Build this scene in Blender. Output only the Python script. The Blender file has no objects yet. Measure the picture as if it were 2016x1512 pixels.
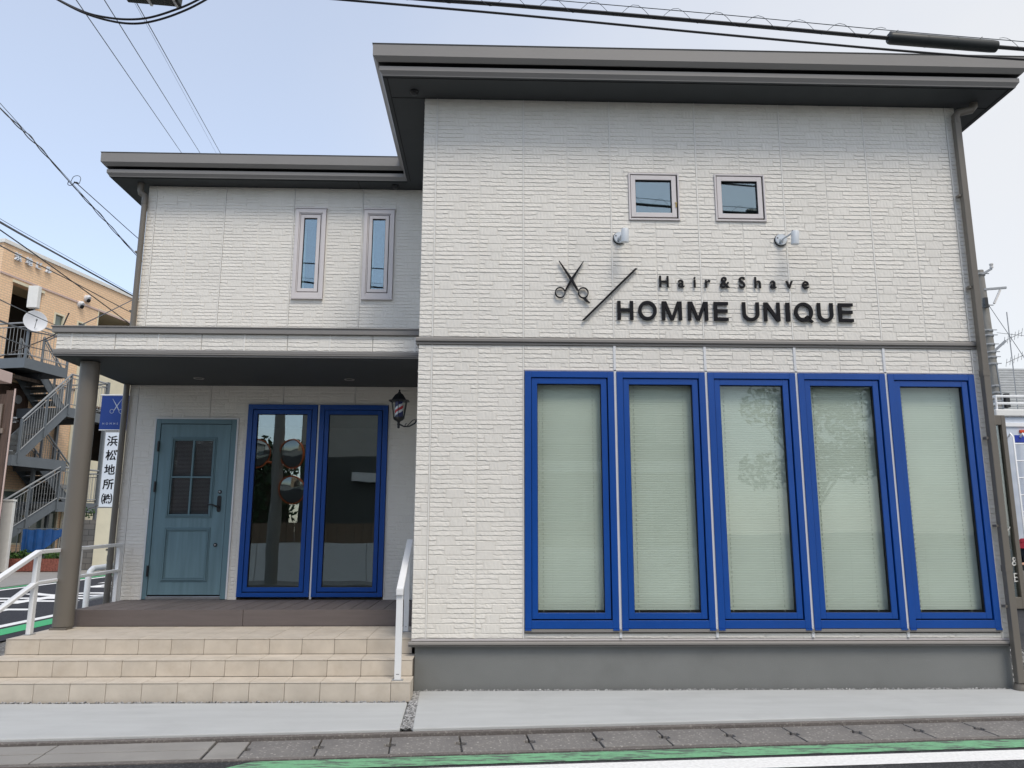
import bpy, bmesh, math, random
from mathutils import Vector, Matrix
R = math.radians
sc = bpy.context.scene
COL = sc.collection

# ------------------------------------------------------------------ camera
cam_data = bpy.data.cameras.new('camera')
cam = bpy.data.objects.new('camera', cam_data); COL.objects.link(cam)
cam_data.sensor_width = 36.0; cam_data.sensor_fit = 'HORIZONTAL'
cam_data.lens = 36.0 * 1514.0 / 2016.0
cam_data.clip_start = 0.05; cam_data.clip_end = 2000
PITCH, ROLL, YAW = 0.1863, 0.0023, 0.0290
_f = Vector((math.sin(YAW), math.cos(YAW), 0)); _r = Vector((math.cos(YAW), -math.sin(YAW), 0)); _u = Vector((0, 0, 1))
_f2 = _f * math.cos(PITCH) + _u * math.sin(PITCH); _u2 = -_f * math.sin(PITCH) + _u * math.cos(PITCH)
_r3 = _r * math.cos(ROLL) + _u2 * math.sin(ROLL); _u3 = -_r * math.sin(ROLL) + _u2 * math.cos(ROLL)
cam.matrix_world = Matrix(((_r3.x, _u3.x, -_f2.x, 0.579), (_r3.y, _u3.y, -_f2.y, -7.478), (_r3.z, _u3.z, -_f2.z, 1.459), (0, 0, 0, 1)))
sc.camera = cam

# ------------------------------------------------------------------ sky, sun, exposure
SUN_DIR = Vector((0.22, -0.50, 0.84)).normalized()          # towards the sun: high, behind the photographer
world = bpy.data.worlds.new('World'); sc.world = world; world.use_nodes = True
wn = world.node_tree.nodes; wl = world.node_tree.links; wn.clear()
w_out = wn.new('ShaderNodeOutputWorld'); w_bg = wn.new('ShaderNodeBackground')
w_sky = wn.new('ShaderNodeTexSky'); w_sky.sky_type = 'NISHITA'; w_sky.sun_disc = False
w_sky.sun_elevation = math.asin(SUN_DIR.z); w_sky.sun_rotation = math.atan2(SUN_DIR.x, SUN_DIR.y)
w_sky.air_density = 1.0; w_sky.dust_density = 1.0; w_sky.ozone_density = 1.0
# thin high cloud: a veil that thickens towards the east, with soft wisps
w_tc = wn.new('ShaderNodeTexCoord'); w_no = wn.new('ShaderNodeTexNoise'); w_no.inputs['Scale'].default_value = 1.6
w_no.inputs['Detail'].default_value = 5; w_no.inputs['Roughness'].default_value = 0.55
w_sep = wn.new('ShaderNodeSeparateXYZ')
w_m = wn.new('ShaderNodeMath'); w_m.operation = 'MULTIPLY_ADD'; w_m.inputs[1].default_value = 0.95; w_m.inputs[2].default_value = -0.08
w_m2 = wn.new('ShaderNodeMath'); w_m2.operation = 'MULTIPLY_ADD'; w_m2.inputs[1].default_value = 0.75
w_mr = wn.new('ShaderNodeMapRange'); w_mr.interpolation_type = 'SMOOTHSTEP'
w_mr.inputs['From Min'].default_value = 0.1; w_mr.inputs['From Max'].default_value = 1.0
w_mr.inputs['To Min'].default_value = 0.42; w_mr.inputs['To Max'].default_value = 0.92
w_mix = wn.new('ShaderNodeMix'); w_mix.data_type = 'RGBA'
VEIL = 3.15
w_mix.inputs['B'].default_value = (VEIL, VEIL * 1.0, VEIL * 1.0, 1)
wl.new(w_tc.outputs['Generated'], w_no.inputs['Vector']); wl.new(w_tc.outputs['Generated'], w_sep.inputs[0])
wl.new(w_sep.outputs['X'], w_m.inputs[0]); wl.new(w_no.outputs['Fac'], w_m2.inputs[0]); wl.new(w_m.outputs[0], w_m2.inputs[2])
wl.new(w_m2.outputs[0], w_mr.inputs['Value']); wl.new(w_mr.outputs['Result'], w_mix.inputs['Factor'])
wl.new(w_sky.outputs['Color'], w_mix.inputs['A']); wl.new(w_mix.outputs['Result'], w_bg.inputs['Color'])
w_bg.inputs['Strength'].default_value = 0.15
wl.new(w_bg.outputs[0], w_out.inputs[0])
sun_d = bpy.data.lights.new('sun', 'SUN'); sun_d.energy = 1.15; sun_d.angle = R(20); sun_d.color = (1.0, 0.92, 0.80)
sun = bpy.data.objects.new('sun', sun_d); COL.objects.link(sun)
sun.rotation_euler = SUN_DIR.to_track_quat('Z', 'Y').to_euler(); sun.location = (4, -20, 25)
sc.view_settings.view_transform = 'Standard'; sc.view_settings.look = 'None'
sc.view_settings.exposure = 0.92; sc.view_settings.gamma = 1.0; sc.view_settings.use_curve_mapping = False
sc.cycles.max_bounces = 8; sc.cycles.transparent_max_bounces = 16

# ------------------------------------------------------------------ materials
def mat(name, col, rough=0.6, var=0.06, scale=6.0, bump=0.0, bscale=60.0, metal=0.0, spec=0.4, stretch=None, coat=0.0, detail=6, dark=None, darkscale=1.5, darkamt=0.0, objvar=0.0):
    m = bpy.data.materials.new(name); m.use_nodes = True
    n = m.node_tree.nodes; l = m.node_tree.links; b = n['Principled BSDF']
    b.inputs['Roughness'].default_value = rough; b.inputs['Metallic'].default_value = metal
    b.inputs['Specular IOR Level'].default_value = spec; b.inputs['Coat Weight'].default_value = coat
    tc = n.new('ShaderNodeTexCoord'); mp = n.new('ShaderNodeMapping'); l.new(tc.outputs['Object'], mp.inputs[0])
    if stretch: mp.inputs['Scale'].default_value = stretch
    no = n.new('ShaderNodeTexNoise'); no.inputs['Scale'].default_value = scale; no.inputs['Detail'].default_value = detail
    l.new(mp.outputs[0], no.inputs['Vector'])
    cr = n.new('ShaderNodeValToRGB'); e = cr.color_ramp.elements
    e[0].position = 0.3; e[1].position = 0.7
    e[0].color = (*[max(0, c * (1 - var)) for c in col], 1); e[1].color = (*[min(1, c * (1 + var)) for c in col], 1)
    l.new(no.outputs['Fac'], cr.inputs[0]); src = cr.outputs[0]
    if darkamt:
        n2 = n.new('ShaderNodeTexNoise'); n2.inputs['Scale'].default_value = darkscale; n2.inputs['Detail'].default_value = 8; n2.inputs['Roughness'].default_value = 0.65
        l.new(tc.outputs['Object'], n2.inputs['Vector'])
        r2 = n.new('ShaderNodeMapRange'); r2.inputs['From Min'].default_value = 0.5; r2.inputs['From Max'].default_value = 0.72; r2.inputs['To Max'].default_value = darkamt
        l.new(n2.outputs['Fac'], r2.inputs['Value'])
        mx = n.new('ShaderNodeMix'); mx.data_type = 'RGBA'; mx.inputs['B'].default_value = (*(dark or [c * 0.5 for c in col]), 1)
        l.new(r2.outputs[0], mx.inputs['Factor']); l.new(src, mx.inputs['A']); src = mx.outputs['Result']
    if objvar:
        oi = n.new('ShaderNodeObjectInfo'); ad = n.new('ShaderNodeVectorMath'); ad.operation = 'ADD'; sc_ = n.new('ShaderNodeVectorMath'); sc_.operation = 'SCALE'; sc_.inputs[0].default_value = (17, 31, 13)
        l.new(oi.outputs['Random'], sc_.inputs['Scale']); l.new(tc.outputs['Object'], ad.inputs[0]); l.new(sc_.outputs[0], ad.inputs[1]); l.new(ad.outputs[0], mp.inputs[0])
        if darkamt: l.new(ad.outputs[0], n2.inputs['Vector'])
        r3 = n.new('ShaderNodeMapRange'); r3.inputs['To Min'].default_value = 1 - objvar; r3.inputs['To Max'].default_value = 1 + objvar; l.new(oi.outputs['Random'], r3.inputs['Value'])
        m3 = n.new('ShaderNodeVectorMath'); m3.operation = 'SCALE'; l.new(src, m3.inputs[0]); l.new(r3.outputs[0], m3.inputs['Scale']); src = m3.outputs[0]
    l.new(src, b.inputs['Base Color'])
    if bump:
        nb = n.new('ShaderNodeTexNoise'); nb.inputs['Scale'].default_value = bscale; nb.inputs['Detail'].default_value = 5
        l.new(mp.outputs[0], nb.inputs['Vector'])
        bp = n.new('ShaderNodeBump'); bp.inputs['Strength'].default_value = bump; bp.inputs['Distance'].default_value = 0.01
        l.new(nb.outputs['Fac'], bp.inputs['Height']); l.new(bp.outputs[0], b.inputs['Normal'])
    return m

def speckle(name, col, light, amt=0.5, scale=150.0, rough=0.85, bump=0.4, patch=None, patchscale=2.0):
    """exposed aggregate: asphalt, old concrete, gravel bed"""
    m = bpy.data.materials.new(name); m.use_nodes = True
    n = m.node_tree.nodes; l = m.node_tree.links; b = n['Principled BSDF']; b.inputs['Roughness'].default_value = rough; b.inputs['Specular IOR Level'].default_value = 0.3
    tc = n.new('ShaderNodeTexCoord'); v = n.new('ShaderNodeTexVoronoi'); v.inputs['Scale'].default_value = scale; l.new(tc.outputs['Object'], v.inputs['Vector'])
    sp = n.new('ShaderNodeSeparateColor'); l.new(v.outputs['Color'], sp.inputs[0])
    mr = n.new('ShaderNodeMapRange'); mr.inputs['From Min'].default_value = 1 - amt; mr.inputs['From Max'].default_value = 1.0; l.new(sp.outputs[0], mr.inputs['Value'])
    mx = n.new('ShaderNodeMix'); mx.data_type = 'RGBA'; mx.inputs['A'].default_value = (*col, 1); mx.inputs['B'].default_value = (*light, 1); l.new(mr.outputs[0], mx.inputs['Factor'])
    no = n.new('ShaderNodeTexNoise'); no.inputs['Scale'].default_value = patchscale; no.inputs['Detail'].default_value = 8; no.inputs['Roughness'].default_value = 0.6; l.new(tc.outputs['Object'], no.inputs['Vector'])
    mr2 = n.new('ShaderNodeMapRange'); mr2.inputs['From Min'].default_value = 0.35; mr2.inputs['From Max'].default_value = 0.7; l.new(no.outputs['Fac'], mr2.inputs['Value'])
    m2 = n.new('ShaderNodeMix'); m2.data_type = 'RGBA'; m2.blend_type = 'MULTIPLY'; m2.inputs['B'].default_value = (*(patch or (0.72, 0.72, 0.74)), 1)
    l.new(mr2.outputs[0], m2.inputs['Factor']); l.new(mx.outputs['Result'], m2.inputs['A']); l.new(m2.outputs['Result'], b.inputs['Base Color'])
    bp = n.new('ShaderNodeBump'); bp.inputs['Strength'].default_value = bump; bp.inputs['Distance'].default_value = 0.004
    l.new(v.outputs['Distance'], bp.inputs['Height']); l.new(bp.outputs[0], b.inputs['Normal'])
    return m

def worn_paint(name, col, under, amt=0.5, scale=9.0, thresh=0.55, stretch=(1, 1, 1)):
    m = bpy.data.materials.new(name); m.use_nodes = True
    n = m.node_tree.nodes; l = m.node_tree.links; b = n['Principled BSDF']; b.inputs['Roughness'].default_value = 0.7
    tc = n.new('ShaderNodeTexCoord'); mp = n.new('ShaderNodeMapping'); mp.inputs['Scale'].default_value = stretch; l.new(tc.outputs['Object'], mp.inputs[0])
    a = n.new('ShaderNodeTexNoise'); a.inputs['Scale'].default_value = scale; a.inputs['Detail'].default_value = 12; a.inputs['Roughness'].default_value = 0.75; l.new(mp.outputs[0], a.inputs['Vector'])
    mr = n.new('ShaderNodeMapRange'); mr.inputs['From Min'].default_value = thresh; mr.inputs['From Max'].default_value = thresh + 0.05; mr.inputs['To Max'].default_value = amt; l.new(a.outputs['Fac'], mr.inputs['Value'])
    v = n.new('ShaderNodeTexNoise'); v.inputs['Scale'].default_value = 40; l.new(tc.outputs['Object'], v.inputs['Vector'])
    cr = n.new('ShaderNodeValToRGB'); cr.color_ramp.elements[0].position = 0.3; cr.color_ramp.elements[1].position = 0.7
    cr.color_ramp.elements[0].color = (*[c * 0.88 for c in col], 1); cr.color_ramp.elements[1].color = (*[min(1, c * 1.06) for c in col], 1); l.new(v.outputs['Fac'], cr.inputs[0])
    mx = n.new('ShaderNodeMix'); mx.data_type = 'RGBA'; mx.inputs['B'].default_value = (*under, 1)
    l.new(mr.outputs[0], mx.inputs['Factor']); l.new(cr.outputs[0], mx.inputs['A']); l.new(mx.outputs['Result'], b.inputs['Base Color'])
    return m

def glass(name, tint, r0=0.08, wave=0.0, gcol=(0.9, 0.97, 1.0), wscale=1.2, rough=0.0):
    m = bpy.data.materials.new(name); m.use_nodes = True
    n = m.node_tree.nodes; l = m.node_tree.links; n.remove(n['Principled BSDF']); o = n['Material Output']
    g = n.new('ShaderNodeBsdfGlossy'); g.inputs['Roughness'].default_value = rough; g.inputs['Color'].default_value = (*gcol, 1); t = n.new('ShaderNodeBsdfTransparent'); t.inputs['Color'].default_value = (*tint, 1)
    ge = n.new('ShaderNodeNewGeometry'); dt = n.new('ShaderNodeVectorMath'); dt.operation = 'DOT_PRODUCT'; l.new(ge.outputs['Incoming'], dt.inputs[0]); l.new(ge.outputs['Normal'], dt.inputs[1])
    def mth(op, a, b=None):
        q = n.new('ShaderNodeMath'); q.operation = op
        for i, v in enumerate((a, b)):
            if v is None: continue
            if isinstance(v, (int, float)): q.inputs[i].default_value = v
            else: l.new(v, q.inputs[i])
        return q.outputs[0]
    sch = mth('ADD', mth('MULTIPLY', mth('POWER', mth('SUBTRACT', 1.0, mth('ABSOLUTE', dt.outputs['Value'])), 5.0), 1 - r0), r0)
    mx = n.new('ShaderNodeMixShader'); l.new(sch, mx.inputs[0]); l.new(t.outputs[0], mx.inputs[1]); l.new(g.outputs[0], mx.inputs[2]); l.new(mx.outputs[0], o.inputs['Surface'])
    if wave:
        tc = n.new('ShaderNodeTexCoord'); no = n.new('ShaderNodeTexNoise'); no.inputs['Scale'].default_value = wscale; no.inputs['Detail'].default_value = 1; l.new(tc.outputs['Object'], no.inputs['Vector'])
        bp = n.new('ShaderNodeBump'); bp.inputs['Strength'].default_value = 1.0; bp.inputs['Distance'].default_value = wave; l.new(no.outputs['Fac'], bp.inputs['Height']); l.new(bp.outputs[0], g.inputs['Normal'])
    return m

def brickmat(name, c1, c2, mortar, bw, bh, ms=0.008, axes='XZ'):
    m = bpy.data.materials.new(name); m.use_nodes = True
    n = m.node_tree.nodes; l = m.node_tree.links; b = n['Principled BSDF']; b.inputs['Roughness'].default_value = 0.75
    tc = n.new('ShaderNodeTexCoord'); s = n.new('ShaderNodeSeparateXYZ'); c = n.new('ShaderNodeCombineXYZ'); l.new(tc.outputs['Object'], s.inputs[0])
    ad = n.new('ShaderNodeMath'); ad.operation = 'ADD'; l.new(s.outputs['X'], ad.inputs[0]); l.new(s.outputs['Y'], ad.inputs[1])
    l.new(ad.outputs[0], c.inputs['X']); l.new(s.outputs['Z'], c.inputs['Y'])
    t = n.new('ShaderNodeTexBrick'); t.inputs['Scale'].default_value = 1; t.inputs['Brick Width'].default_value = bw; t.inputs['Row Height'].default_value = bh; t.inputs['Mortar Size'].default_value = ms
    t.inputs['Color1'].default_value = (*c1, 1); t.inputs['Color2'].default_value = (*c2, 1); t.inputs['Mortar'].default_value = (*mortar, 1)
    l.new(c.outputs[0], t.inputs['Vector']); l.new(t.outputs['Color'], b.inputs['Base Color'])
    bp = n.new('ShaderNodeBump'); bp.inputs['Strength'].default_value = 0.3; bp.inputs['Distance'].default_value = 0.01; bp.invert = True
    l.new(t.outputs['Fac'], bp.inputs['Height']); l.new(bp.outputs[0], b.inputs['Normal'])
    return m

M = dict(
    siding=mat('siding', (0.755, 0.727, 0.674), 0.75, 0.03, 3.0, 0.25, 220, darkamt=0.14, dark=(0.62, 0.60, 0.56), darkscale=1.1, objvar=0.012),
    joint=mat('joint_sealant', (0.78, 0.76, 0.72), 0.5, 0.02),
    joint_white=mat('joint_bright', (0.68, 0.69, 0.71), 0.4, 0.02),
    core=mat('wall_core', (0.35, 0.34, 0.32), 0.9, 0.03),
    foundation=mat('painted_foundation', (0.192, 0.199, 0.195), 0.85, 0.05, 2.0, 0.35, 160, darkamt=0.4, dark=(0.145, 0.15, 0.147), darkscale=1.6),
    taupe=mat('taupe_metal', (0.232, 0.22, 0.208), 0.45, 0.02, 2.0),
    taupe_dark=mat('taupe_pipe', (0.155, 0.14, 0.12), 0.42, 0.03, 2.0),
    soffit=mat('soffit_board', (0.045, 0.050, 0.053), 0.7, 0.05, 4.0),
    black=mat('black_gap', (0.008, 0.008, 0.009), 0.8, 0.0),
    blue=mat('blue_frame', (0.0010, 0.058, 0.295), 0.36, 0.06, 2.0, 0.05, 300, spec=0.5),
    frame=mat('pale_window_frame', (0.62, 0.585, 0.585), 0.4, 0.02),
    door=mat('door_woodgrain', (0.140, 0.232, 0.270), 0.5, 0.13, 2.2, 0.05, 40, stretch=(9, 9, 0.7)),
    doorframe=mat('door_frame_blue', (0.125, 0.210, 0.245), 0.45, 0.05, 4.0),
    iron=mat('black_iron', (0.012, 0.013, 0.015), 0.4, 0.1, 20, spec=0.5),
    chrome=mat('steel_bright', (0.55, 0.56, 0.57), 0.25, 0.05, metal=1.0),
    deck=mat('deck_composite', (0.125, 0.108, 0.105), 0.65, 0.14, 3.0, 0.25, 90, stretch=(14, 1, 14), objvar=0.10),
    deck_face=mat('deck_fascia', (0.130, 0.110, 0.106), 0.6, 0.07, 3.0, 0.2, 90, stretch=(1, 10, 10)),
    tile=mat('step_tile', (0.56, 0.50, 0.42), 0.5, 0.10, 5.0, 0.08, 80, darkamt=0.55, dark=(0.45, 0.385, 0.305), darkscale=6.0, objvar=0.03),
    grout=mat('grout', (0.16, 0.135, 0.11), 0.9, 0.1),
    slab=mat('broomed_concrete', (0.455, 0.468, 0.468), 0.8, 0.05, 1.3, 0.25, 130, stretch=(1, 6, 1), darkamt=0.6, dark=(0.385, 0.395, 0.395), darkscale=1.4),
    kerb=speckle('old_concrete', (0.16, 0.145, 0.135), (0.27, 0.25, 0.23), 0.25, 90),
    cover=speckle('drain_concrete', (0.215, 0.205, 0.195), (0.42, 0.40, 0.37), 0.10, 75, bump=0.8, patchscale=3),
    cover_pale=mat('smooth_concrete', (0.27, 0.26, 0.245), 0.8, 0.10, 5, 0.3, 90, darkamt=0.5, dark=(0.17, 0.16, 0.15), darkscale=2.5),
    asphalt=speckle('asphalt', (0.036, 0.037, 0.040), (0.11, 0.11, 0.115), 0.3, 120),
    asphalt_new=speckle('fresh_asphalt', (0.026, 0.027, 0.034), (0.06, 0.06, 0.07), 0.3, 120),
    ground=speckle('gravel_ground', (0.13, 0.125, 0.115), (0.33, 0.32, 0.30), 0.4, 40),
    green=worn_paint('green_road_paint', (0.17, 0.40, 0.22), (0.085, 0.095, 0.09), 0.92, 6.0, 0.505, (0.8, 4.5, 1)),
    green2=worn_paint('green_road_paint_fresh', (0.05, 0.40, 0.16), (0.06, 0.07, 0.07), 0.3, 8.0, 0.62),
    whiteline=worn_paint('white_road_paint', (0.80, 0.80, 0.79), (0.2, 0.2, 0.2), 0.8, 20.0, 0.66),
    stone=mat('gravel_stone', (0.30, 0.30, 0.30), 0.8, 0.85, 45.0),
    white=mat('white_aluminium', (0.78, 0.79, 0.80), 0.35, 0.02),
    whitepaint=mat('white_paint', (0.72, 0.72, 0.70), 0.5, 0.04),
    grey=mat('grey_metal', (0.30, 0.31, 0.32), 0.5, 0.05),
    spot=mat('pale_grey_lamp', (0.58, 0.62, 0.66), 0.4, 0.02),
    sign=mat('sign_letter', (0.006, 0.006, 0.009), 0.6, 0.05, spec=0.2),
    blind=mat('blind_slat', (0.59, 0.615, 0.57), 0.6, 0.05, 2.0),
    cord=mat('blind_cord', (0.44, 0.46, 0.42), 0.7, 0.0),
    pane=glass('window_glass', (0.94, 0.968, 0.945), 0.038, wave=0.0015, wscale=1.3),
    pane_dark=glass('window_glass_clear', (0.85, 0.91, 0.88), 0.155, wave=0.0012, wscale=1.6),
    pane_up=glass('window_glass_upper', (0.7, 0.8, 0.8), 0.21, wave=0.0012, wscale=2.0, gcol=(0.80, 0.92, 0.97)),
    pane_door=glass('door_glass', (0.85, 0.85, 0.86), 0.02),
    lampglass=glass('lantern_glass', (0.9, 0.92, 0.92), 0.03),
    room=mat('room_plaster', (0.30, 0.29, 0.27), 0.8, 0.03),
    roomfloor=mat('room_floor', (0.16, 0.12, 0.09), 0.5, 0.1),
    cable=mat('black_cable', (0.010, 0.010, 0.012), 0.5, 0.0),
    wire=mat('thin_wire', (0.03, 0.04, 0.05), 0.5, 0.0),
    splice=mat('splice_rubber', (0.020, 0.024, 0.024), 0.45, 0.1, 10),
    brick=brickmat('orange_tile', (0.86, 0.60, 0.385), (0.80, 0.55, 0.345), (0.64, 0.47, 0.33), 0.24, 0.085, 0.012),
    cream=mat('cream_paint', (0.68, 0.63, 0.48), 0.7, 0.06, 2.0, darkamt=0.3, dark=(0.5, 0.47, 0.36), darkscale=1.5),
    steel=mat('painted_steel', (0.125, 0.145, 0.165), 0.5, 0.06, 3.0),  # base colour darkened: the shade over the stair is put into it
    steel_light=mat('galvanised_rail', (0.27, 0.285, 0.30), 0.4, 0.05, 3.0),
    tread=mat('stair_tread', (0.075, 0.08, 0.08), 0.8, 0.35, 3.0),  # darkened as well, carrying the stair's shade in its colour
    brown=mat('brown_timber', (0.085, 0.052, 0.038), 0.6, 0.25, 3.0, stretch=(6, 6, 0.6)),
    greywood=mat('weathered_board', (0.23, 0.185, 0.155), 0.8, 0.35, 3.0, stretch=(8, 8, 0.5)),
    darkroom=mat('dark_interior', (0.035, 0.030, 0.026), 0.8, 0.1),
    dimglass=mat('far_window_glass', (0.13, 0.17, 0.15), 0.12, 0.1, 2.0, spec=0.8),
    pink=mat('pale_pink_board', (0.55, 0.42, 0.38), 0.6, 0.03),
    dish=mat('dish_white', (0.62, 0.64, 0.68), 0.45, 0.03),
    banner=mat('blue_banner', (0.010, 0.042, 0.22), 0.6, 0.05, 4.0),
    bannerprint=mat('silver_print', (0.33, 0.38, 0.47), 0.5, 0.05),
    signwhite=mat('sign_white', (0.66, 0.72, 0.80), 0.4, 0.02),
    tarp=mat('blue_tarp', (0.012, 0.07, 0.23), 0.4, 0.3, 3.0, 0.3, 8),
    block=brickmat('grey_block', (0.20, 0.19, 0.18), (0.16, 0.155, 0.15), (0.09, 0.09, 0.085), 0.4, 0.2, 0.012),
    edging=mat('red_edging', (0.22, 0.075, 0.055), 0.8, 0.3, 20),
    soil=mat('soil', (0.06, 0.045, 0.03), 0.9, 0.3, 10),
    leaf=mat('leaf', (0.07, 0.15, 0.03), 0.6, 0.5, 3.0),
    leaf2=mat('leaf_dark', (0.035, 0.075, 0.025), 0.6, 0.5, 3.0),
    bark=mat('bark', (0.10, 0.08, 0.06), 0.9, 0.3, 10),
    pole=mat('concrete_pole', (0.22, 0.21, 0.19), 0.8, 0.15, 4.0, stretch=(4, 4, 1)),
    ceramic=mat('insulator', (0.6, 0.58, 0.56), 0.3, 0.05),
    rooftile=mat('grey_roof_tile', (0.30, 0.31, 0.31), 0.6, 0.12, 4.0),
    truck=mat('truck_white', (0.55, 0.60, 0.68), 0.35, 0.03),
    truckblue=mat('truck_logo_blue', (0.02, 0.05, 0.35), 0.4, 0.02),
    orange=mat('orange_marker', (0.55, 0.06, 0.015), 0.4, 0.05),
    tyre=mat('tyre', (0.015, 0.015, 0.016), 0.8, 0.1),
    navy=mat('navy_cloth', (0.012, 0.016, 0.04), 0.9, 0.15, 20),
    redcloth=mat('red_cloth', (0.32, 0.02, 0.04), 0.85, 0.1, 20),
    skin=mat('skin', (0.50, 0.28, 0.19), 0.55, 0.05),
    hair=mat('hair', (0.012, 0.010, 0.009), 0.5, 0.2, 40),
    polewhite=mat('barber_white', (0.80, 0.80, 0.82), 0.3, 0.0),
    polered=mat('barber_red', (0.55, 0.02, 0.03), 0.3, 0.0),
    poleblue=mat('barber_blue', (0.01, 0.015, 0.12), 0.3, 0.0),
    brass=mat('brass_tag', (0.45, 0.33, 0.12), 0.5, 0.1),
    farwall=mat('far_house_wall', (0.42, 0.40, 0.36), 0.8, 0.05),
    darkwall=mat('dark_clad_wall', (0.075, 0.08, 0.076), 0.8, 0.1, 4.0),
    fence=mat('fence_board', (0.19, 0.13, 0.085), 0.8, 0.2, 5.0, stretch=(5, 5, 0.5)),
    mirrororange=mat('mirror_orange', (0.65, 0.12, 0.02), 0.4, 0.03),
    mirror=mat('mirror_face', (0.45, 0.47, 0.47), 0.03, 0.0, metal=1.0),
)

# ------------------------------------------------------------------ mesh helpers
class MB:
    def __init__(s): s.v = []; s.f = []
    def face(s, pts):
        b = len(s.v); s.v += [tuple(p) for p in pts]; s.f.append(tuple(range(b, b + len(pts))))
    def box(s, x0, x1, y0, y1, z0, z1):
        if x0 > x1: x0, x1 = x1, x0
        if y0 > y1: y0, y1 = y1, y0
        if z0 > z1: z0, z1 = z1, z0
        b = len(s.v)
        s.v += [(x0, y0, z0), (x1, y0, z0), (x1, y1, z0), (x0, y1, z0), (x0, y0, z1), (x1, y0, z1), (x1, y1, z1), (x0, y1, z1)]
        for q in ((0, 3, 2, 1), (4, 5, 6, 7), (0, 1, 5, 4), (1, 2, 6, 5), (2, 3, 7, 6), (3, 0, 4, 7)): s.f.append(tuple(b + i for i in q))
        return s
    def bar(s, p0, p1, w, h, up=(0, 0, 1)):
        """rectangular bar from p0 to p1, w across, h along up"""
        p0 = Vector(p0); p1 = Vector(p1); d = (p1 - p0).normalized(); up = Vector(up)
        a = d.cross(up)
        if a.length < 1e-4: a = d.cross(Vector((0, 1, 0)))
        a.normalize(); c = a.cross(d).normalized(); b = len(s.v)
        for p in (p0, p1):
            for i, j in ((-1, -1), (1, -1), (1, 1), (-1, 1)): s.v.append(tuple(p + a * (i * w / 2) + c * (j * h / 2)))
        for q in ((0, 1, 2, 3), (7, 6, 5, 4), (0, 4, 5, 1), (1, 5, 6, 2), (2, 6, 7, 3), (3, 7, 4, 0)): s.f.append(tuple(b + i for i in q))
        return s
    def tube(s, pts, r, n=8, cap=True):
        pts = [Vector(p) for p in pts]; rs = r if isinstance(r, (list, tuple)) else [r] * len(pts); b = len(s.v); prev = None
        for i, p in enumerate(pts):
            d = (pts[min(i + 1, len(pts) - 1)] - pts[max(i - 1, 0)]).normalized()
            if prev is None:
                a = d.cross(Vector((0, 0, 1)));
                if a.length < 1e-3: a = d.cross(Vector((1, 0, 0)))
            else: a = prev - d * prev.dot(d)
            a.normalize(); prev = a; c = d.cross(a)
            for k in range(n):
                t = 2 * math.pi * k / n; s.v.append(tuple(p + (a * math.cos(t) + c * math.sin(t)) * rs[i]))
        for i in range(len(pts) - 1):
            for k in range(n): s.f.append((b + i * n + k, b + i * n + (k + 1) % n, b + (i + 1) * n + (k + 1) % n, b + (i + 1) * n + k))
        if cap:
            s.f.append(tuple(b + k for k in reversed(range(n)))); e = b + (len(pts) - 1) * n; s.f.append(tuple(e + k for k in range(n)))
        return s
    def lathe(s, prof, c=(0, 0, 0), n=16, rot=0.0):
        """prof: list of (r, z); around vertical axis at c"""
        b = len(s.v)
        for r, z in prof:
            for k in range(n):
                t = 2 * math.pi * k / n + rot; s.v.append((c[0] + r * math.cos(t), c[1] + r * math.sin(t), c[2] + z))
        for i in range(len(prof) - 1):
            for k in range(n): s.f.append((b + i * n + k, b + i * n + (k + 1) % n, b + (i + 1) * n + (k + 1) % n, b + (i + 1) * n + k))
        return s
    def prism(s, poly, a, b, plane='XZ'):
        """polygon extruded from a to b along the missing axis"""
        def P(p, t): return (p[0], t, p[1]) if plane == 'XZ' else ((p[0], p[1], t) if plane == 'XY' else (t, p[0], p[1]))
        i0 = len(s.v); n = len(poly); s.v += [P(p, a) for p in poly] + [P(p, b) for p in poly]
        s.f.append(tuple(i0 + i for i in range(n))); s.f.append(tuple(i0 + n + i for i in reversed(range(n))))
        for i in range(n): j = (i + 1) % n; s.f.append((i0 + j, i0 + i, i0 + n + i, i0 + n + j))
        return s
    def ring(s, x0, x1, z0, z1, w, y0, y1):
        """rectangular frame in the XZ plane; w = (left, right, bottom, top)"""
        l, r, bo, t = w if isinstance(w, tuple) else (w,) * 4
        s.box(x0, x0 + l, y0, y1, z0, z1); s.box(x1 - r, x1, y0, y1, z0, z1)
        s.box(x0 + l, x1 - r, y0, y1, z0, z0 + bo); s.box(x0 + l, x1 - r, y0, y1, z1 - t, z1); return s
    def build(s, name, material, parent=None, world=True, smooth=False, bevel=0.0):
        me = bpy.data.meshes.new(name); v = s.v
        if parent is not None and world:
            o0 = Vector((0, 0, 0)); p = parent
            while p is not None: o0 += p.location; p = p.parent
            v = [(x - o0.x, y - o0.y, z - o0.z) for x, y, z in v]
        me.from_pydata(v, [], s.f); me.materials.append(material)
        bm = bmesh.new(); bm.from_mesh(me); bmesh.ops.recalc_face_normals(bm, faces=bm.faces); bm.to_mesh(me); bm.free()
        if smooth:
            me.polygons.foreach_set('use_smooth', [True] * len(me.polygons))
            me.set_sharp_from_angle(angle=R(40))
        return link(name, me, parent, bevel)

def link(name, me, parent=None, bevel=0.0):
    o = bpy.data.objects.new(name, me); COL.objects.link(o)
    if parent is not None: o.parent = parent
    if bevel:
        b = o.modifiers.new('bevel', 'BEVEL'); b.width = bevel; b.segments = 2; b.limit_method = 'ANGLE'
    return o

def tag(o, label=None, cat=None, group=None, kind=None):
    if label: o['label'] = label
    if cat: o['category'] = cat
    if group: o['group'] = group
    if kind: o['kind'] = kind
    return o

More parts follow.
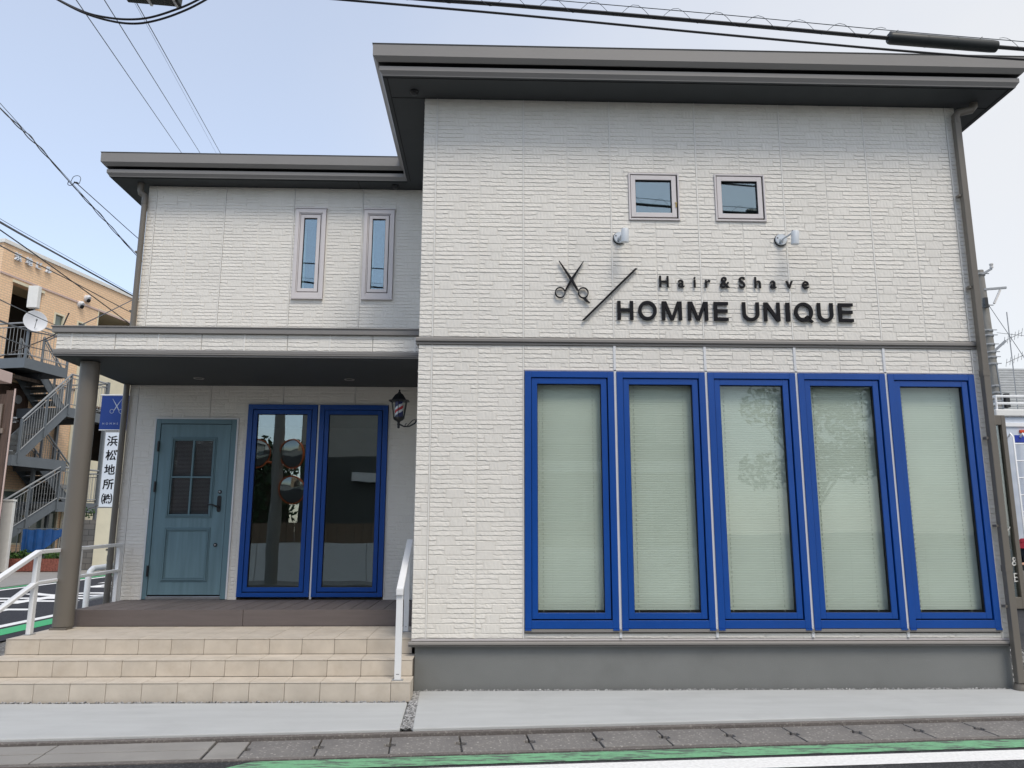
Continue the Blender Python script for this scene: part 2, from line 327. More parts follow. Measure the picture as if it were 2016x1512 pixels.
def thing(name, label, cat, loc=(0, 0, 0), rotz=0.0, group=None, kind=None):
    e = bpy.data.objects.new(name, None); COL.objects.link(e); e.location = loc; e.rotation_euler = (0, 0, rotz); e.empty_display_size = 0.2
    return tag(e, label, cat, group, kind)

def rect_minus(x0, x1, z0, z1, holes):
    """split a rectangle minus holes into rectangles"""
    zs = sorted({z0, z1, *[min(max(h[k], z0), z1) for h in holes for k in (2, 3)]}); out = []
    for a, b in zip(zs, zs[1:]):
        if b - a < 1e-6: continue
        iv = [(x0, x1)]
        for h in holes:
            if h[2] < b - 1e-6 and h[3] > a + 1e-6:
                nv = []
                for p, q in iv:
                    if h[0] >= q or h[1] <= p: nv.append((p, q)); continue
                    if h[0] > p: nv.append((p, h[0]))
                    if h[1] < q: nv.append((h[1], q))
                iv = nv
        out += [(p, q, a, b) for p, q in iv if q - p > 1e-4]
    return out

def glyph_mesh(ch, height, depth, bold=0.0, xs=1.0):
    """one character as a solid mesh in the XZ plane, facing -Y; returns mesh data lists and width"""
    cu = bpy.data.curves.new('g', 'FONT'); cu.body = ch; cu.size = 1.0; cu.extrude = 0.5; cu.offset = bold; cu.resolution_u = 4
    o = bpy.data.objects.new('g', cu); COL.objects.link(o)
    dg = bpy.context.evaluated_depsgraph_get(); me = bpy.data.meshes.new_from_object(o.evaluated_get(dg))
    COL.objects.unlink(o); bpy.data.objects.remove(o)
    vs = [tuple(v.co) for v in me.vertices]; fs = [tuple(p.vertices) for p in me.polygons]; bpy.data.meshes.remove(me); bpy.data.curves.remove(cu)
    return vs, fs

_caph = {}
def text_row(chars, x0, x1, z0, height, y_back, depth, material, parent, ref='H', bold=0.0, xs=1.0, space=0.55, name='letter', to_world=None, world=True):
    """set each character as its own solid, spaced to fill x0..x1"""
    vs, fs = glyph_mesh(ref, 1, 1, bold); zs = [v[1] for v in vs]; k = height / (max(zs) - min(zs)); zb = min(zs)
    items = []; tot = 0
    for c in chars:
        if c == ' ': items.append((None, None, space * height, 0)); tot += space * height; continue
        v, f = glyph_mesh(c, 1, 1, bold); xa = min(p[0] for p in v); xb = max(p[0] for p in v)
        items.append((v, f, (xb - xa) * k * xs, xa)); tot += (xb - xa) * k * xs
    gap = (x1 - x0 - tot) / max(1, len(chars) - 1); x = x0
    for v, f, w, xa in items:
        if v is not None:
            mb = MB(); mb.v = [(x + (p[0] - xa) * k * xs, y_back - (p[2] + 0.5) * depth, z0 + (p[1] - zb) * k) for p in v]; mb.f = f
            if to_world: mb.v = [to_world(p) for p in mb.v]
            mb.build(name, material, parent, world)
        x += w + gap

# ------------------------------------------------------------------ siding: moulded ledge-stone boards
ROW = 0.0445
def siding_board(u0, u1, z0, z1, holes, seed, P, parent):
    """one fibre-cement board; P(u, d, z) maps to the world, d = how far it stands out of the wall"""
    mb = MB(); rnd = random.Random(seed)
    for a, b, c, d in rect_minus(u0, u1, z0, z1, holes):
        q = [P(a, 0, c), P(b, 0, c), P(b, 0, d), P(a, 0, d)]; mb.face(q)
    for s in (u0, u1):
        for a, b, c, d in rect_minus(s - 0.001, s + 0.001, z0, z1, holes): mb.face([P(s, 0, c), P(s, -0.014, c), P(s, -0.014, d), P(s, 0, d)])
    W = u1 - u0; n = int((z1 - z0) / ROW + 0.5); rh = (z1 - z0) / n; rows = []
    i = 0
    full = 0.455
    while i < n:
        if i + 1 < n and rnd.random() < 0.62:
            bw = rnd.uniform(0.11, 0.19); bu = rnd.uniform(0.0, full - bw)
            if bu < 0.05: bu = 0
            if bu > full - bw - 0.05: bu = full - bw
            rows.append((bu, bu + bw, i, i + 2, True))
            for j in (i, i + 1):
                if bu > 0.02: rows.append((0, bu, j, j + 1, False))
                if bu + bw < full - 0.02: rows.append((bu + bw, full, j, j + 1, False))
            i += 2
        else:
            if rnd.random() < 0.6:
                s = rnd.uniform(0.10, full - 0.10); rows += [(0, s, i, i + 1, False), (s, full, i, i + 1, False)]
            else: rows.append((0, full, i, i + 1, False))
            i += 1
    for a, b, r0, r1, flat in rows:
        a = u0 + a; b = min(u0 + b, u1)
        if b - a < 0.02: continue
        za, zb = z0 + r0 * rh, z0 + r1 * rh; segs = [(a + 0.0025, b - 0.0025)]
        for h in holes:
            ov = min(zb, h[3]) - max(za, h[2])
            if ov > 0.25 * (zb - za):
                ns = []
                for p, q in segs:
                    if h[0] >= q or h[1] <= p: ns.append((p, q)); continue
                    if h[0] > p: ns.append((p, h[0]))
                    if h[1] < q: ns.append((h[1], q))
                segs = ns
        for p, q in segs:
            if q - p < 0.015: continue
            k = max(1, int((q - p) / (0.016 if flat else 0.017))); prev = None; base = rnd.uniform(0.0035, 0.0065); wav = rnd.uniform(-0.002, 0.002)
            for t in range(k + 1):
                u = p + (q - p) * t / k
                if flat:
                    dt = db = 0.0045 + (0.0005 if t % 2 else -0.0003) + rnd.uniform(-0.0005, 0.0005); zt, zl = zb - 0.003, za + 0.003
                else:
                    wav = max(-0.0045, min(0.006, 0.45 * wav + rnd.uniform(-0.0042, 0.0042)))
                    zl = za + 0.0055 + wav; zt = zb - 0.002; dt = 0.0025 + rnd.uniform(0, 0.0015); db = base + rnd.uniform(-0.0015, 0.0022)
                cur = (P(u, 0.0, zt), P(u, dt, zt - 0.003), P(u, (dt + db) * 0.5 + rnd.uniform(-0.0012, 0.0012), (zt + zl) / 2), P(u, db, zl + 0.002), P(u, 0.0, zl))
                if prev:
                    for m in range(4): mb.face([prev[m], cur[m], cur[m + 1], prev[m + 1]])
                else: mb.face(list(cur))
                prev = cur
            mb.face(list(prev))
    return mb.build('siding_board', M['siding'], parent)

# ================================================================== SETTING
def sheet(name, poly, z, material, parent=None, world=True, thick=0.0):
    mb = MB()
    if thick: mb.prism(poly, z - thick, z, 'XY')
    else: mb.face([(x, y, z) for x, y in poly])
    return mb.build(name, material, parent, world)
tag(sheet('ground', [(-300, -300), (300, -300), (300, 300), (-300, 300)], -0.075, M['ground']), kind='structure')
tag(sheet('road', [(-60, -14.5), (60, -5.0), (60, 3.1), (-4.6, -2.0), (-60, -6.5)], -0.055, M['asphalt']), kind='structure')
tag(sheet('side_street', [(-4.62, -2.0), (-6.02, 3.6), (-6.55, 40), (-12.3, 40), (-11.7, 10), (-13.0, -2.8)], -0.051, M['asphalt_new']), kind='structure')
tag(sheet('car_park', [(5.62, -0.8), (60, 3.7), (60, 60), (5.62, 60)], -0.047, M['asphalt']), kind='structure')
# far pavement beside the side street
tag(sheet('far_pavement', [(-12.3, 40), (-11.7, 10), (-13.0, -2.8), (-40, -5.0), (-40, 40)], -0.02, M['cover_pale'], thick=0.05), kind='structure')

ST = 0.0815                                             # the main road runs a little askew to the shop front
def street(s, t):                                       # s along the kerb, t towards the building
    c, n = math.cos(math.atan(ST)), math.sin(math.atan(ST)); return (s * c - t * n, -1.355 + s * n + t * c)
def street_pts(l): return [street(*p) for p in l]
def street_mb(s0, s1, t0, t1, z0, z1):
    mb = MB(); mb.prism(street_pts([(s0, t0), (s1, t0), (s1, t1), (s0, t1)]), z0, z1, 'XY'); return mb

# two poured slabs with a gravel joint between them
def on_slab_front(x): return -1.30 + 0.0835 * (x - 0.731)
sl = MB(); sl.prism([(-4.7, on_slab_front(-4.7)), (-0.072, on_slab_front(-0.072)), (-0.108, -0.475), (-4.2, -0.475)], -0.10, -0.002, 'XY')
tag(sl.build('pavement', M['slab'], bevel=0.008), kind='structure')
sl = MB(); sl.prism([(0.022, on_slab_front(0.022)), (9.0, on_slab_front(9.0)), (9.0, 0.012), (5.62, 0.012), (5.62, -0.025), (-0.045, -0.025)], -0.10, 0.0, 'XY')
tag(sl.build('pavement', M['slab'], bevel=0.008), kind='structure')
# kerb strip and drain
tag(street_mb(-16, 30, -0.058, -0.004, -0.15, -0.022).build('kerb_strip', M['kerb'], bevel=0.004), kind='structure')
drain = thing('roadside_drain', None, None, (0, 0, 0), kind='structure')
street_mb(-16, 30, -0.53, -0.058, -0.3, -0.085).build('channel', M['black'], drain)
street_mb(-16, 30, -0.535, -0.487, -0.2, -0.048).build('channel_edge', M['kerb'], drain)
# lids with a lifting notch in both short ends
LIDL = 0.4985
def lid_mesh():
    mb = MB(); L, n0, n1, nd = LIDL - 0.012, -0.315, -0.225, 0.034
    poly = [(0, -0.483), (L, -0.483), (L, n0), (L - nd, n0 + 0.014), (L - nd, n1 - 0.014), (L, n1), (L, -0.064), (0, -0.064), (0, n1), (nd, n1 - 0.014), (nd, n0 + 0.014), (0, n0)]
    mb.prism(poly, -0.11, 0.0, 'XY'); me = bpy.data.meshes.new('drain_cover'); me.from_pydata(mb.v, [], mb.f); me.materials.append(M['cover'])
    bm = bmesh.new(); bm.from_mesh(me); bmesh.ops.recalc_face_normals(bm, faces=bm.faces); bm.to_mesh(me); bm.free(); return me
lm = lid_mesh(); rnd = random.Random(3)
for k in range(-2, 16):
    s = -0.125 + k * LIDL
    if s < -1.13: continue
    x, y = street(s, 0); o = link('drain_cover', lm, drain, 0.005); o.location = (x, y, -0.045 + rnd.uniform(-0.004, 0.003)); o.rotation_euler = (0, 0, math.atan(ST) + rnd.uniform(-0.004, 0.004))
street_mb(-1.36, -1.135, -0.478, -0.068, -0.12, -0.047).build('drain_cover', M['cover_pale'], drain, bevel=0.008)
for k in range(4):                                       # smooth newer slabs, two rows, in front of the steps
    s1 = -1.375 - k * 1.07; s0 = s1 - 1.062
    street_mb(s0, s1, -0.268, -0.064, -0.12, -0.040).build('drain_slab', M['cover_pale'], drain, bevel=0.004)
    street_mb(s0, s1, -0.478, -0.272, -0.12, -0.043).build('drain_slab', M['cover_pale'], drain, bevel=0.004)
# painted edge lines of the main road
g = MB(); g.face([(*p, -0.0505) for p in street_pts([(-1.24, -0.76), (-1.02, -0.56), (30, -0.56), (30, -0.755)])])
tag(g.build('green_edge_line', M['green']), kind='structure')
g = MB(); g.face([(*p, -0.0508) for p in street_pts([(-1.2, -1.035), (-1.2, -0.815), (30, -0.815), (30, -1.035)])])
tag(g.build('white_edge_line', M['whiteline']), kind='structure')
# side street markings
def flat(name, polys, material, z=-0.0465):
    mb = MB()
    for p in polys: mb.face([(x, y, z) for x, y in p])
    return tag(mb.build(name, material), kind='structure')
flat('side_street_green_line', [[(-6.32, 2.2), (-6.72, 2.2), (-7.0, 16.0), (-6.6, 16.0)]], M['green2'])
flat('side_street_white_line', [[(-6.84, 2.2), (-7.03, 2.2), (-7.3, 16.0), (-7.12, 16.0)]], M['whiteline'], -0.0462)
flat('side_street_green_line', [[(-11.55, 6), (-11.9, 6), (-12.1, 26), (-11.75, 26)]], M['green2'])
flat('side_street_white_line', [[(-11.25, 6), (-11.42, 6), (-11.62, 26), (-11.45, 26)]], M['whiteline'], -0.0462)
# big lettering on the carriageway, stretched along the driving direction (stop legend, read from the side)
def road_text(ch, cx, cy, w, l, zrot):
    vs, fs = glyph_mesh(ch, 1, 1, 0.015); xa = min(v[0] for v in vs); xb = max(v[0] for v in vs); ya = min(v[1] for v in vs); yb = max(v[1] for v in vs)
    top = max(v[2] for v in vs); mb = MB(); idx = {}
    for f in fs:
        if all(abs(vs[i][2] - top) < 1e-5 for i in f):
            q = []
            for i in f:
                lx = ((vs[i][0] - xa) / (xb - xa) - 0.5) * w; ly = ((vs[i][1] - ya) / (yb - ya) - 0.5) * l
                q.append((cx + lx * math.cos(zrot) - ly * math.sin(zrot), cy + lx * math.sin(zrot) + ly * math.cos(zrot), -0.0458))
            mb.face(q)
    return tag(mb.build('road_lettering', M['whiteline']), kind='structure')
road_text('止', -9.1, 6.6, 2.2, 2.6, R(180)); road_text('ま', -9.1, 10.3, 2.2, 2.8, R(180)); road_text('れ', -9.2, 14.2, 2.2, 2.8, R(180))
flat('stop_bar', [[(-7.2, 3.7), (-7.2, 4.1), (-10.9, 4.3), (-10.9, 3.9)]], M['whiteline'], -0.0456)

# gravel: a bed strip and loose chippings along the slab edges
def gravel(name, spots, material, seed, size=(0.006, 0.014)):
    r = random.Random(seed); mb = MB()
    for (x, y, z) in spots:
        s = r.uniform(*size); b = len(mb.v); rot = r.uniform(0, 6.28)
        for k in range(4):
            a = rot + k * 1.5708 + r.uniform(-0.3, 0.3); mb.v.append((x + math.cos(a) * s * r.uniform(0.7, 1.2), y + math.sin(a) * s * r.uniform(0.7, 1.2), z + r.uniform(-0.2, 0.3) * s))
        mb.v.append((x, y, z + s * r.uniform(0.5, 0.9))); mb.v.append((x, y, z - s))
        for k in range(4): mb.f.append((b + k, b + (k + 1) % 4, b + 4)); mb.f.append((b + (k + 1) % 4, b + k, b + 5))
    return mb.build(name, material)
r = random.Random(8); sp = []
for i in range(1500):
    t = r.random(); y = -0.04 + t * -1.29; xl = -0.105 + t * 0.035; xr = -0.045 + t * 0.067
    sp.append((r.uniform(xl, xr), y, r.uniform(-0.02, -0.003)))
for i in range(750): sp.append((r.uniform(-0.05, 5.5), r.gauss(-0.022, 0.006), r.uniform(-0.004, 0.006)))
for i in range(520): sp.append((r.uniform(-4.0, -0.12), r.gauss(-0.462, 0.007), r.uniform(-0.006, 0.004)))
tag(gravel('gravel', sp, M['stone'], 4), 'grey chippings in the joint between the slabs and along their edges', 'gravel', kind='stuff')
sp = [(r.uniform(5.66, 7.6), r.uniform(0.05, 2.6), -0.04) for i in range(1800)]
tag(gravel('gravel', sp, M['stone'], 5, (0.01, 0.026)), 'loose grey gravel beside the right corner of the shop', 'gravel', kind='stuff')

# ================================================================== THE SHOP
shop = thing('shop_building', 'cream two-storey shop with blue-framed windows and grey flat eaves', 'building', (0.7, 0.0, 0.0))
W = 2.25; XL, XC, XR = -3.98, -0.133, 5.565; ZE = 5.945; DEP = 8.0
main_lo = [(0.918 + 0.91 * k, 1.808 + 0.91 * k, 0.50, 3.005) for k in range(5)]
main_hi = [(2.004, 2.540, 4.602, 5.128), (2.909, 3.445, 4.602, 5.128)]
rec_lo = [(-3.61, -2.596, 0.40, 2.815), (-2.476, -1.598, 0.40, 3.006), (-1.578, -0.708, 0.40, 3.006)]
rec_hi = [(-2.022, -1.612, 4.40, 5.65), (-1.117, -0.707, 4.40, 5.65)]
# structural walls behind the boards
core = MB()
for a, b, c, d in rect_minus(XC, XR, 0.45, ZE, main_lo + main_hi): core.box(a, b, 0.016, 0.16, c, d)
for a, b, c, d in rect_minus(XL, XC, 0.40, ZE, rec_lo + rec_hi): core.box(a, b, W + 0.016, W + 0.16, c, d)
core.box(XC + 0.016, XC + 0.16, 0.16, W + 0.16, 0.40, ZE)
core.box(XR - 0.16, XR - 0.016, 0.16, DEP, 0.40, ZE); core.box(XL + 0.016, XL + 0.16, W + 0.16, DEP, 0.40, ZE); core.box(XL + 0.16, XR - 0.16, DEP - 0.16, DEP, 0.40, ZE)
core.build('wall', M['core'], shop)
rm = MB(); rm.box(XL + 0.17, XC + 0.17, W + 0.17, DEP - 0.17, 0.50, 0.56); rm.box(XC + 0.17, XR - 0.17, 0.17, DEP - 0.17, 0.45, 0.51); rm.build('floor', M['roomfloor'], shop)
rm = MB(); rm.box(XL + 0.17, XC + 0.165, W + 0.17, DEP - 0.17, 3.10, 3.30); rm.box(XC + 0.17, XR - 0.17, 0.17, DEP - 0.17, 3.10, 3.30); rm.build('storey_slab', M['room'], shop)  # unseen slab between the storeys, added to block light indoors
rm = MB(); rm.box(XC + 0.01, XC + 0.15, W + 0.2, DEP - 0.2, 0.57, 3.09); rm.box(XL + 0.3, XC - 0.1, 5.2, 5.3, 0.57, 3.09); rm.build('partition', M['room'], shop)
# foundation
fd = MB(); fd.box(-0.10, 5.53, 0.018, DEP, -0.15, 0.398); fd.box(XL + 0.03, -0.11, W + 0.02, DEP, -0.15, 0.398); fd.build('foundation', M['foundation'], shop)
# boards
front = lambda u, d, z: (u, -d, z)
rear = lambda u, d, z: (u, W - d, z)
sidel = lambda u, d, z: (XC - d, u, z)
sider = lambda u, d, z: (XR + d, u, z)
farl = lambda u, d, z: (XL - d, u, z)
def run(P, u_start, count, z0, z1, holes, tagn, first=None, last=None, parent=shop):
    if first: siding_board(first[0], first[1] - 0.008, z0, z1, holes, tagn + 'c', P, parent)
    for k in range(count):
        siding_board(u_start + 0.455 * k + (0.008 if k % 2 == 0 else 0.006), u_start + 0.455 * (k + 1) - (0.006 if k % 2 == 0 else 0.008), z0, z1, holes, tagn + str(k % 2), P, parent)
    if last: siding_board(last[0] + 0.008, last[1], z0, z1, holes, tagn + 'e', P, parent)
run(front, 0.0, 12, 0.455, 3.262, main_lo, 'a', (XC, 0.0), (5.463, XR))
run(front, 0.0, 12, 3.343, ZE - 0.004, main_hi, 'b', (XC, 0.0), (5.463, XR))
run(rear, -3.871, 8, 0.42, 3.248, rec_lo, 'd', (XL, -3.871), (-0.231, XC - 0.004))
run(rear, -3.871, 8, 3.53, ZE - 0.004, rec_hi, 'e', (XL, -3.871), (-0.231, XC - 0.004))
run(sidel, 0.02, 4, 0.455, 3.248, [], 'f', None, (1.84, W - 0.01)); run(sidel, 0.02, 4, 3.53, ZE - 0.004, [], 'g', None, (1.84, W - 0.01))
run(sider, 0.02, 6, 0.455, ZE - 0.004, [], 'h'); run(farl, W + 0.02, 6, 0.42, ZE - 0.004, [], 'i')
rest = MB(); rest.box(XR - 0.002, XR + 0.008, 2.76, DEP, 0.455, ZE - 0.004); rest.box(XL - 0.008, XL + 0.002, W + 2.76, DEP, 0.42, ZE - 0.004); rest.box(XL, XR, DEP - 0.002, DEP + 0.008, 0.42, ZE - 0.004); rest.build('rear_cladding', M['siding'], shop)
# sealed joints between the boards (every second one is wide)
for k in range(0, 7):
    x = 0.91 * k if k < 6 else 5.463
    mid = 2 <= k <= 5
    mb = MB(); mb.box(x - 0.0066, x + 0.0066, -0.0065, 0.014, 3.343, ZE - 0.006); mb.build('joint_strip', M['joint'], shop)
    if mid: mb = MB(); mb.box(x - 0.012, x + 0.012, -0.016, 0.004, 0.462, 3.262); mb.build('joint_strip', M['joint_white'], shop)
    else: mb = MB(); mb.box(x - 0.0066, x + 0.0066, -0.0065, 0.014, 0.455, 3.262); mb.build('joint_strip', M['joint'], shop)
for k in range(0, 5):
    x = -3.871 + 0.91 * k
    for a, b, c, d in rect_minus(x - 0.005, x + 0.005, 3.53, ZE - 0.006, rec_hi): mb = MB(); mb.box(a, b, W - 0.0085, W + 0.004, c, d); mb.build('joint_strip', M['joint'], shop)
    for a, b, c, d in rect_minus(x - 0.005, x + 0.005, 0.42, 3.246, rec_lo): mb = MB(); mb.box(a, b, W - 0.0085, W + 0.004, c, d); mb.build('joint_strip', M['joint'], shop)
mb = MB(); mb.box(-0.717 + 0.022 - 0.9, -0.717 + 0.022 - 0.876, W - 0.02, W + 0.01, 0.62, 3.0); mb.build('joint_strip', M['joint_white'], shop)
for k in range(6):                                       # the flush joints half way
    x = 0.91 * k + 0.455
    for z0_, z1_, hh in ((0.455, 3.262, main_lo), (3.343, ZE - 0.006, main_hi)):
        for a, b, c, d in rect_minus(x - 0.0058, x + 0.0058, z0_, z1_, hh): mb = MB(); mb.box(a, b, 0.001, 0.014, c, d); mb.build('joint_strip', M['siding'], shop)
for k in range(4):
    x = -3.416 + 0.91 * k
    for z0_, z1_, hh in ((0.42, 3.246, rec_lo), (3.53, ZE - 0.006, rec_hi)):
        for a, b, c, d in rect_minus(x - 0.0058, x + 0.0058, z0_, z1_, hh): mb = MB(); mb.box(a, b, W + 0.001, W + 0.014, c, d); mb.build('joint_strip', M['siding'], shop)
# horizontal trims
def trim_profile(x0, x1, y, z0, z1, out, name='trim', material=None, ret=None):
    h = z1 - z0; mb = MB()
    prof = [(0.004, z0), (-out * 0.55, z0), (-out * 0.55, z0 + h * 0.18), (-out * 0.35, z0 + h * 0.22), (-out * 0.35, z0 + h * 0.34), (-out, z0 + h * 0.40), (-out, z0 + h * 0.72), (-out * 0.8, z1 - h * 0.10), (0.004, z1)]
    mb.prism([(y + a, b) for a, b in prof], x0, x1, 'YZ')
    return mb.build(name, material or M['taupe'], shop)
trim_profile(XC - 0.03, XR + 0.03, 0.0, 3.266, 3.339, 0.035, 'storey_trim')
mb = MB(); mb.prism([(XC + 0.0 - a, b) for a, b in ((-0.004, 3.266), (0.02, 3.266), (0.012, 3.29), (0.034, 3.295), (0.034, 3.318), (-0.004, 3.339))], 0.0, 0.62, 'XZ'); mb.build('storey_trim', M['taupe'], shop)
trim_profile(XC - 0.025, XR + 0.02, 0.0, 0.384, 0.432, 0.042, 'base_trim')
mb = MB(); mb.box(XC, XR, -0.004, 0.014, 0.437, 0.452); mb.build('starter_strip', M['frame'], shop)
mb = MB(); mb.box(0.922, 5.45, -0.03, 0.002, 0.512, 0.540); mb.build('sill_trim', M['taupe'], shop, bevel=0.003)
mb = MB(); mb.box(0.915, 5.45, -0.016, 0.002, 3.006, 3.016); mb.build('head_trim', M['frame'], shop)

# ---- eaves: fascia, gutter and soffit of one L-shaped roof
OUT = [(-4.38, 1.98), (-0.53, 1.98), (-0.53, -0.41), (5.97, -0.41), (5.97, 8.4), (-4.38, 8.4)]
def offset_poly(poly, d):
    n = len(poly); res = []
    for i in range(n):
        p0 = Vector(poly[i - 1]); p1 = Vector(poly[i]); p2 = Vector(poly[(i + 1) % n])
        a = (p1 - p0).normalized(); b = (p2 - p1).normalized(); na = Vector((a.y, -a.x)); nb = Vector((b.y, -b.x))
        t = (na + nb) / (1 + na.dot(nb)); res.append((p1.x + t.x * d, p1.y + t.y * d))
    return res
def sweep(prof, name, material, parent, edges=None, closed=False):
    rings = [offset_poly(OUT, d) for d, z in prof]; n = len(OUT); mb = MB()
    for i in range(n):
        j = (i + 1) % n
        for k in range(len(prof) - 1):
            mb.face([(*rings[k][i], prof[k][1]), (*rings[k][j], prof[k][1]), (*rings[k + 1][j], prof[k + 1][1]), (*rings[k + 1][i], prof[k + 1][1])])
    return mb.build(name, material, parent)
roof = MB(); roof.face([(x, y, 6.222) for x, y in offset_poly(OUT, 0.085)]); roof = roof.build('roof', M['taupe'], shop)
sweep([(0.0, 5.940), (0.004, 5.952), (0.028, 5.986), (0.028, 6.030), (0.0, 6.032)], 'fascia', M['taupe'], roof)
sweep([(0.0, 6.032), (-0.03, 6.033), (-0.03, 6.066), (0.0, 6.067), (0.036, 6.0672)], 'fascia_gap', M['black'], roof)
sweep([(0.036, 6.0675), (0.048, 6.066), (0.088, 6.108), (0.090, 6.232), (0.098, 6.240), (0.084, 6.247), (0.03, 6.235), (0.03, 6.222)], 'gutter', M['taupe'], roof)
sweep([(0.0906, 6.2290), (0.0912, 6.2335)], 'gutter_lip', M['black'], roof)
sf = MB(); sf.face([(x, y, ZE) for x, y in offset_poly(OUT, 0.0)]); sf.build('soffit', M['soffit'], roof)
# soffit board joints and vents
sj = MB()
for x0, x1, y0, y1 in ((-0.53, 5.97, -0.372, -0.364), (-4.38, -0.53, 2.015, 2.022), (-0.49, -0.483, -0.364, 1.98), (-1.18, -1.174, 1.98, W), (5.925, 5.932, -0.364, 3.0), (5.60, 5.925, -0.004, 0.003), (-0.483, XC, -0.006, 0.0)): sj.box(x0, x1, y0, y1, ZE - 0.004, ZE + 0.01)
sj.build('soffit_joint', M['black'], roof)
for x, y in ((-0.235, -0.13), (-0.70, 2.13)):
    cm = MB(); cm.lathe([(0.0, -0.045), (0.032, -0.040), (0.036, -0.02), (0.045, -0.012), (0.045, 0.0)], (x, y, ZE), 14); cm.build('eaves_vent', M['iron'], shop, smooth=True)

# ---- porch canopy
can = MB(); can.box(-4.03, XC - 0.006, 0.615, W - 0.01, 3.262, 3.50); can = can.build('porch_canopy', M['core'], shop)
pf = lambda u, d, z: (u, 0.612 - d, z)
pl = lambda u, d, z: (-4.034 - d, u, z)
for a, b, sd in [(-4.034, -3.871, 'p')] + [(-3.871 + 0.455 * k, -3.871 + 0.455 * (k + 1), 'p%d' % (k % 2)) for k in range(8)] + [(-0.231, XC - 0.006, 'q')]:
    siding_board(a + 0.0035, b - 0.0035, 3.322, 3.50, [], sd, pf, can)
for k in range(4): siding_board(0.62 + 0.41 * k, 0.62 + 0.41 * (k + 1) - 0.005, 3.322, 3.50, [], 'pl%d' % k, pl, can)
for x in (-3.871, -2.961, -2.051, -1.141, -0.231):
    mb = MB(); mb.box(x - 0.007, x + 0.007, 0.603, 0.616, 3.322, 3.50); mb.build('joint_strip', M['joint'], can)
cp = MB(); cp.box(-4.075, XC - 0.004, 0.575, W - 0.012, 3.502, 3.560); cp.box(-4.085, XC - 0.004, 0.565, W - 0.012, 3.560, 3.574); cp.build('coping', M['taupe'], can, bevel=0.004)
cp = MB()
for x0, x1, y0, z0, z1 in ((-4.052, XC - 0.004, 0.596, 3.286, 3.320), (-4.060, XC - 0.004, 0.588, 3.268, 3.282), (-4.048, XC - 0.004, 0.600, 3.250, 3.266)): cp.box(x0, x1, y0, W - 0.012, z0, z1)
cp.build('canopy_edge', M['taupe'], can, bevel=0.003)
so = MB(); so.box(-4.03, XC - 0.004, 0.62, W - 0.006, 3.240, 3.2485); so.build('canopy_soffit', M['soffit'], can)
for x in (-2.94, -1.13):
    d = MB(); d.lathe([(0.0, 0.004), (0.04, 0.004), (0.045, -0.004), (0.060, -0.006), (0.064, 0.0), (0.064, 0.008)], (x, 1.75, 3.2398), 20); d.build('downlight', M['taupe'], can, smooth=True)
c = MB(); c.lathe([(0.0, 0.0), (0.09, 0.0), (0.09, 0.03), (0.098, 0.032), (0.098, 2.79), (0.0, 2.79)], (-3.775, 0.85, 0.44), 40); c.build('porch_column', M['taupe_dark'], shop, smooth=True)
# bracket boxes at the foot of the column
mb = MB(); mb.box(-3.86, -3.69, 0.752, 0.785, 0.441, 0.462); mb.build('column_foot', M['taupe_dark'], shop)

# ---- downpipes
def downpipe(x, y, ztop, zbot, jog, boxy, clips):
    mb = MB()
    if boxy:
        mb.box(x - 0.033, x + 0.033, y - 0.035, y + 0.03, zbot + 0.06, ztop)
    else: mb.tube([(x, y, zbot), (x, y, ztop)], 0.036, 16)
    o = mb.build('downpipe', M['taupe_dark'], shop, smooth=not boxy, bevel=0.006 if boxy else 0)
    e = MB(); e.tube([(x, y, ztop - 0.06), (x, y, ztop + 0.02), (x + jog[0] * 0.15, y + jog[1] * 0.15, ztop + 0.06), (x + jog[0] * 0.85, y + jog[1] * 0.85, ztop + 0.09), (x + jog[0], y + jog[1], ztop + 0.13), (x + jog[0], y + jog[1], ZE + 0.02)], 0.04, 14); e.build('elbow', M['taupe_dark'], o, smooth=True)
    for z in clips:
        k = MB(); k.box(x - 0.06, x - 0.02, y - 0.01, y + 0.05, z - 0.012, z + 0.012); k.build('bracket', M['taupe_dark'], o)
    for z in (3.0, 1.1):
        k = MB(); k.tube([(x, y - 0.002, z - 0.035), (x, y - 0.002, z + 0.035)], 0.0385, 16) if not boxy else k.box(x - 0.0355, x + 0.0355, y - 0.0375, y + 0.0325, z - 0.03, z + 0.03)
        k.build('collar', M['taupe_dark'], o, smooth=not boxy)
    return o
dp = downpipe(5.525, -0.075, 5.78, 0.0, (0.20, -0.02), True, (4.9, 3.9, 2.35, 1.5, 0.75))
mb = MB(); mb.lathe([(0.0, 0.0), (0.062, 0.0), (0.062, 0.03), (0.05, 0.045), (0.05, 0.06)], (5.53, -0.075, 0.0), 20); mb.build('pipe_shoe', M['taupe_dark'], dp, smooth=True)
downpipe(-4.0, 2.2, 5.72, 0.0, (-0.06, -0.02), False, (5.0, 4.2, 2.4, 1.2))

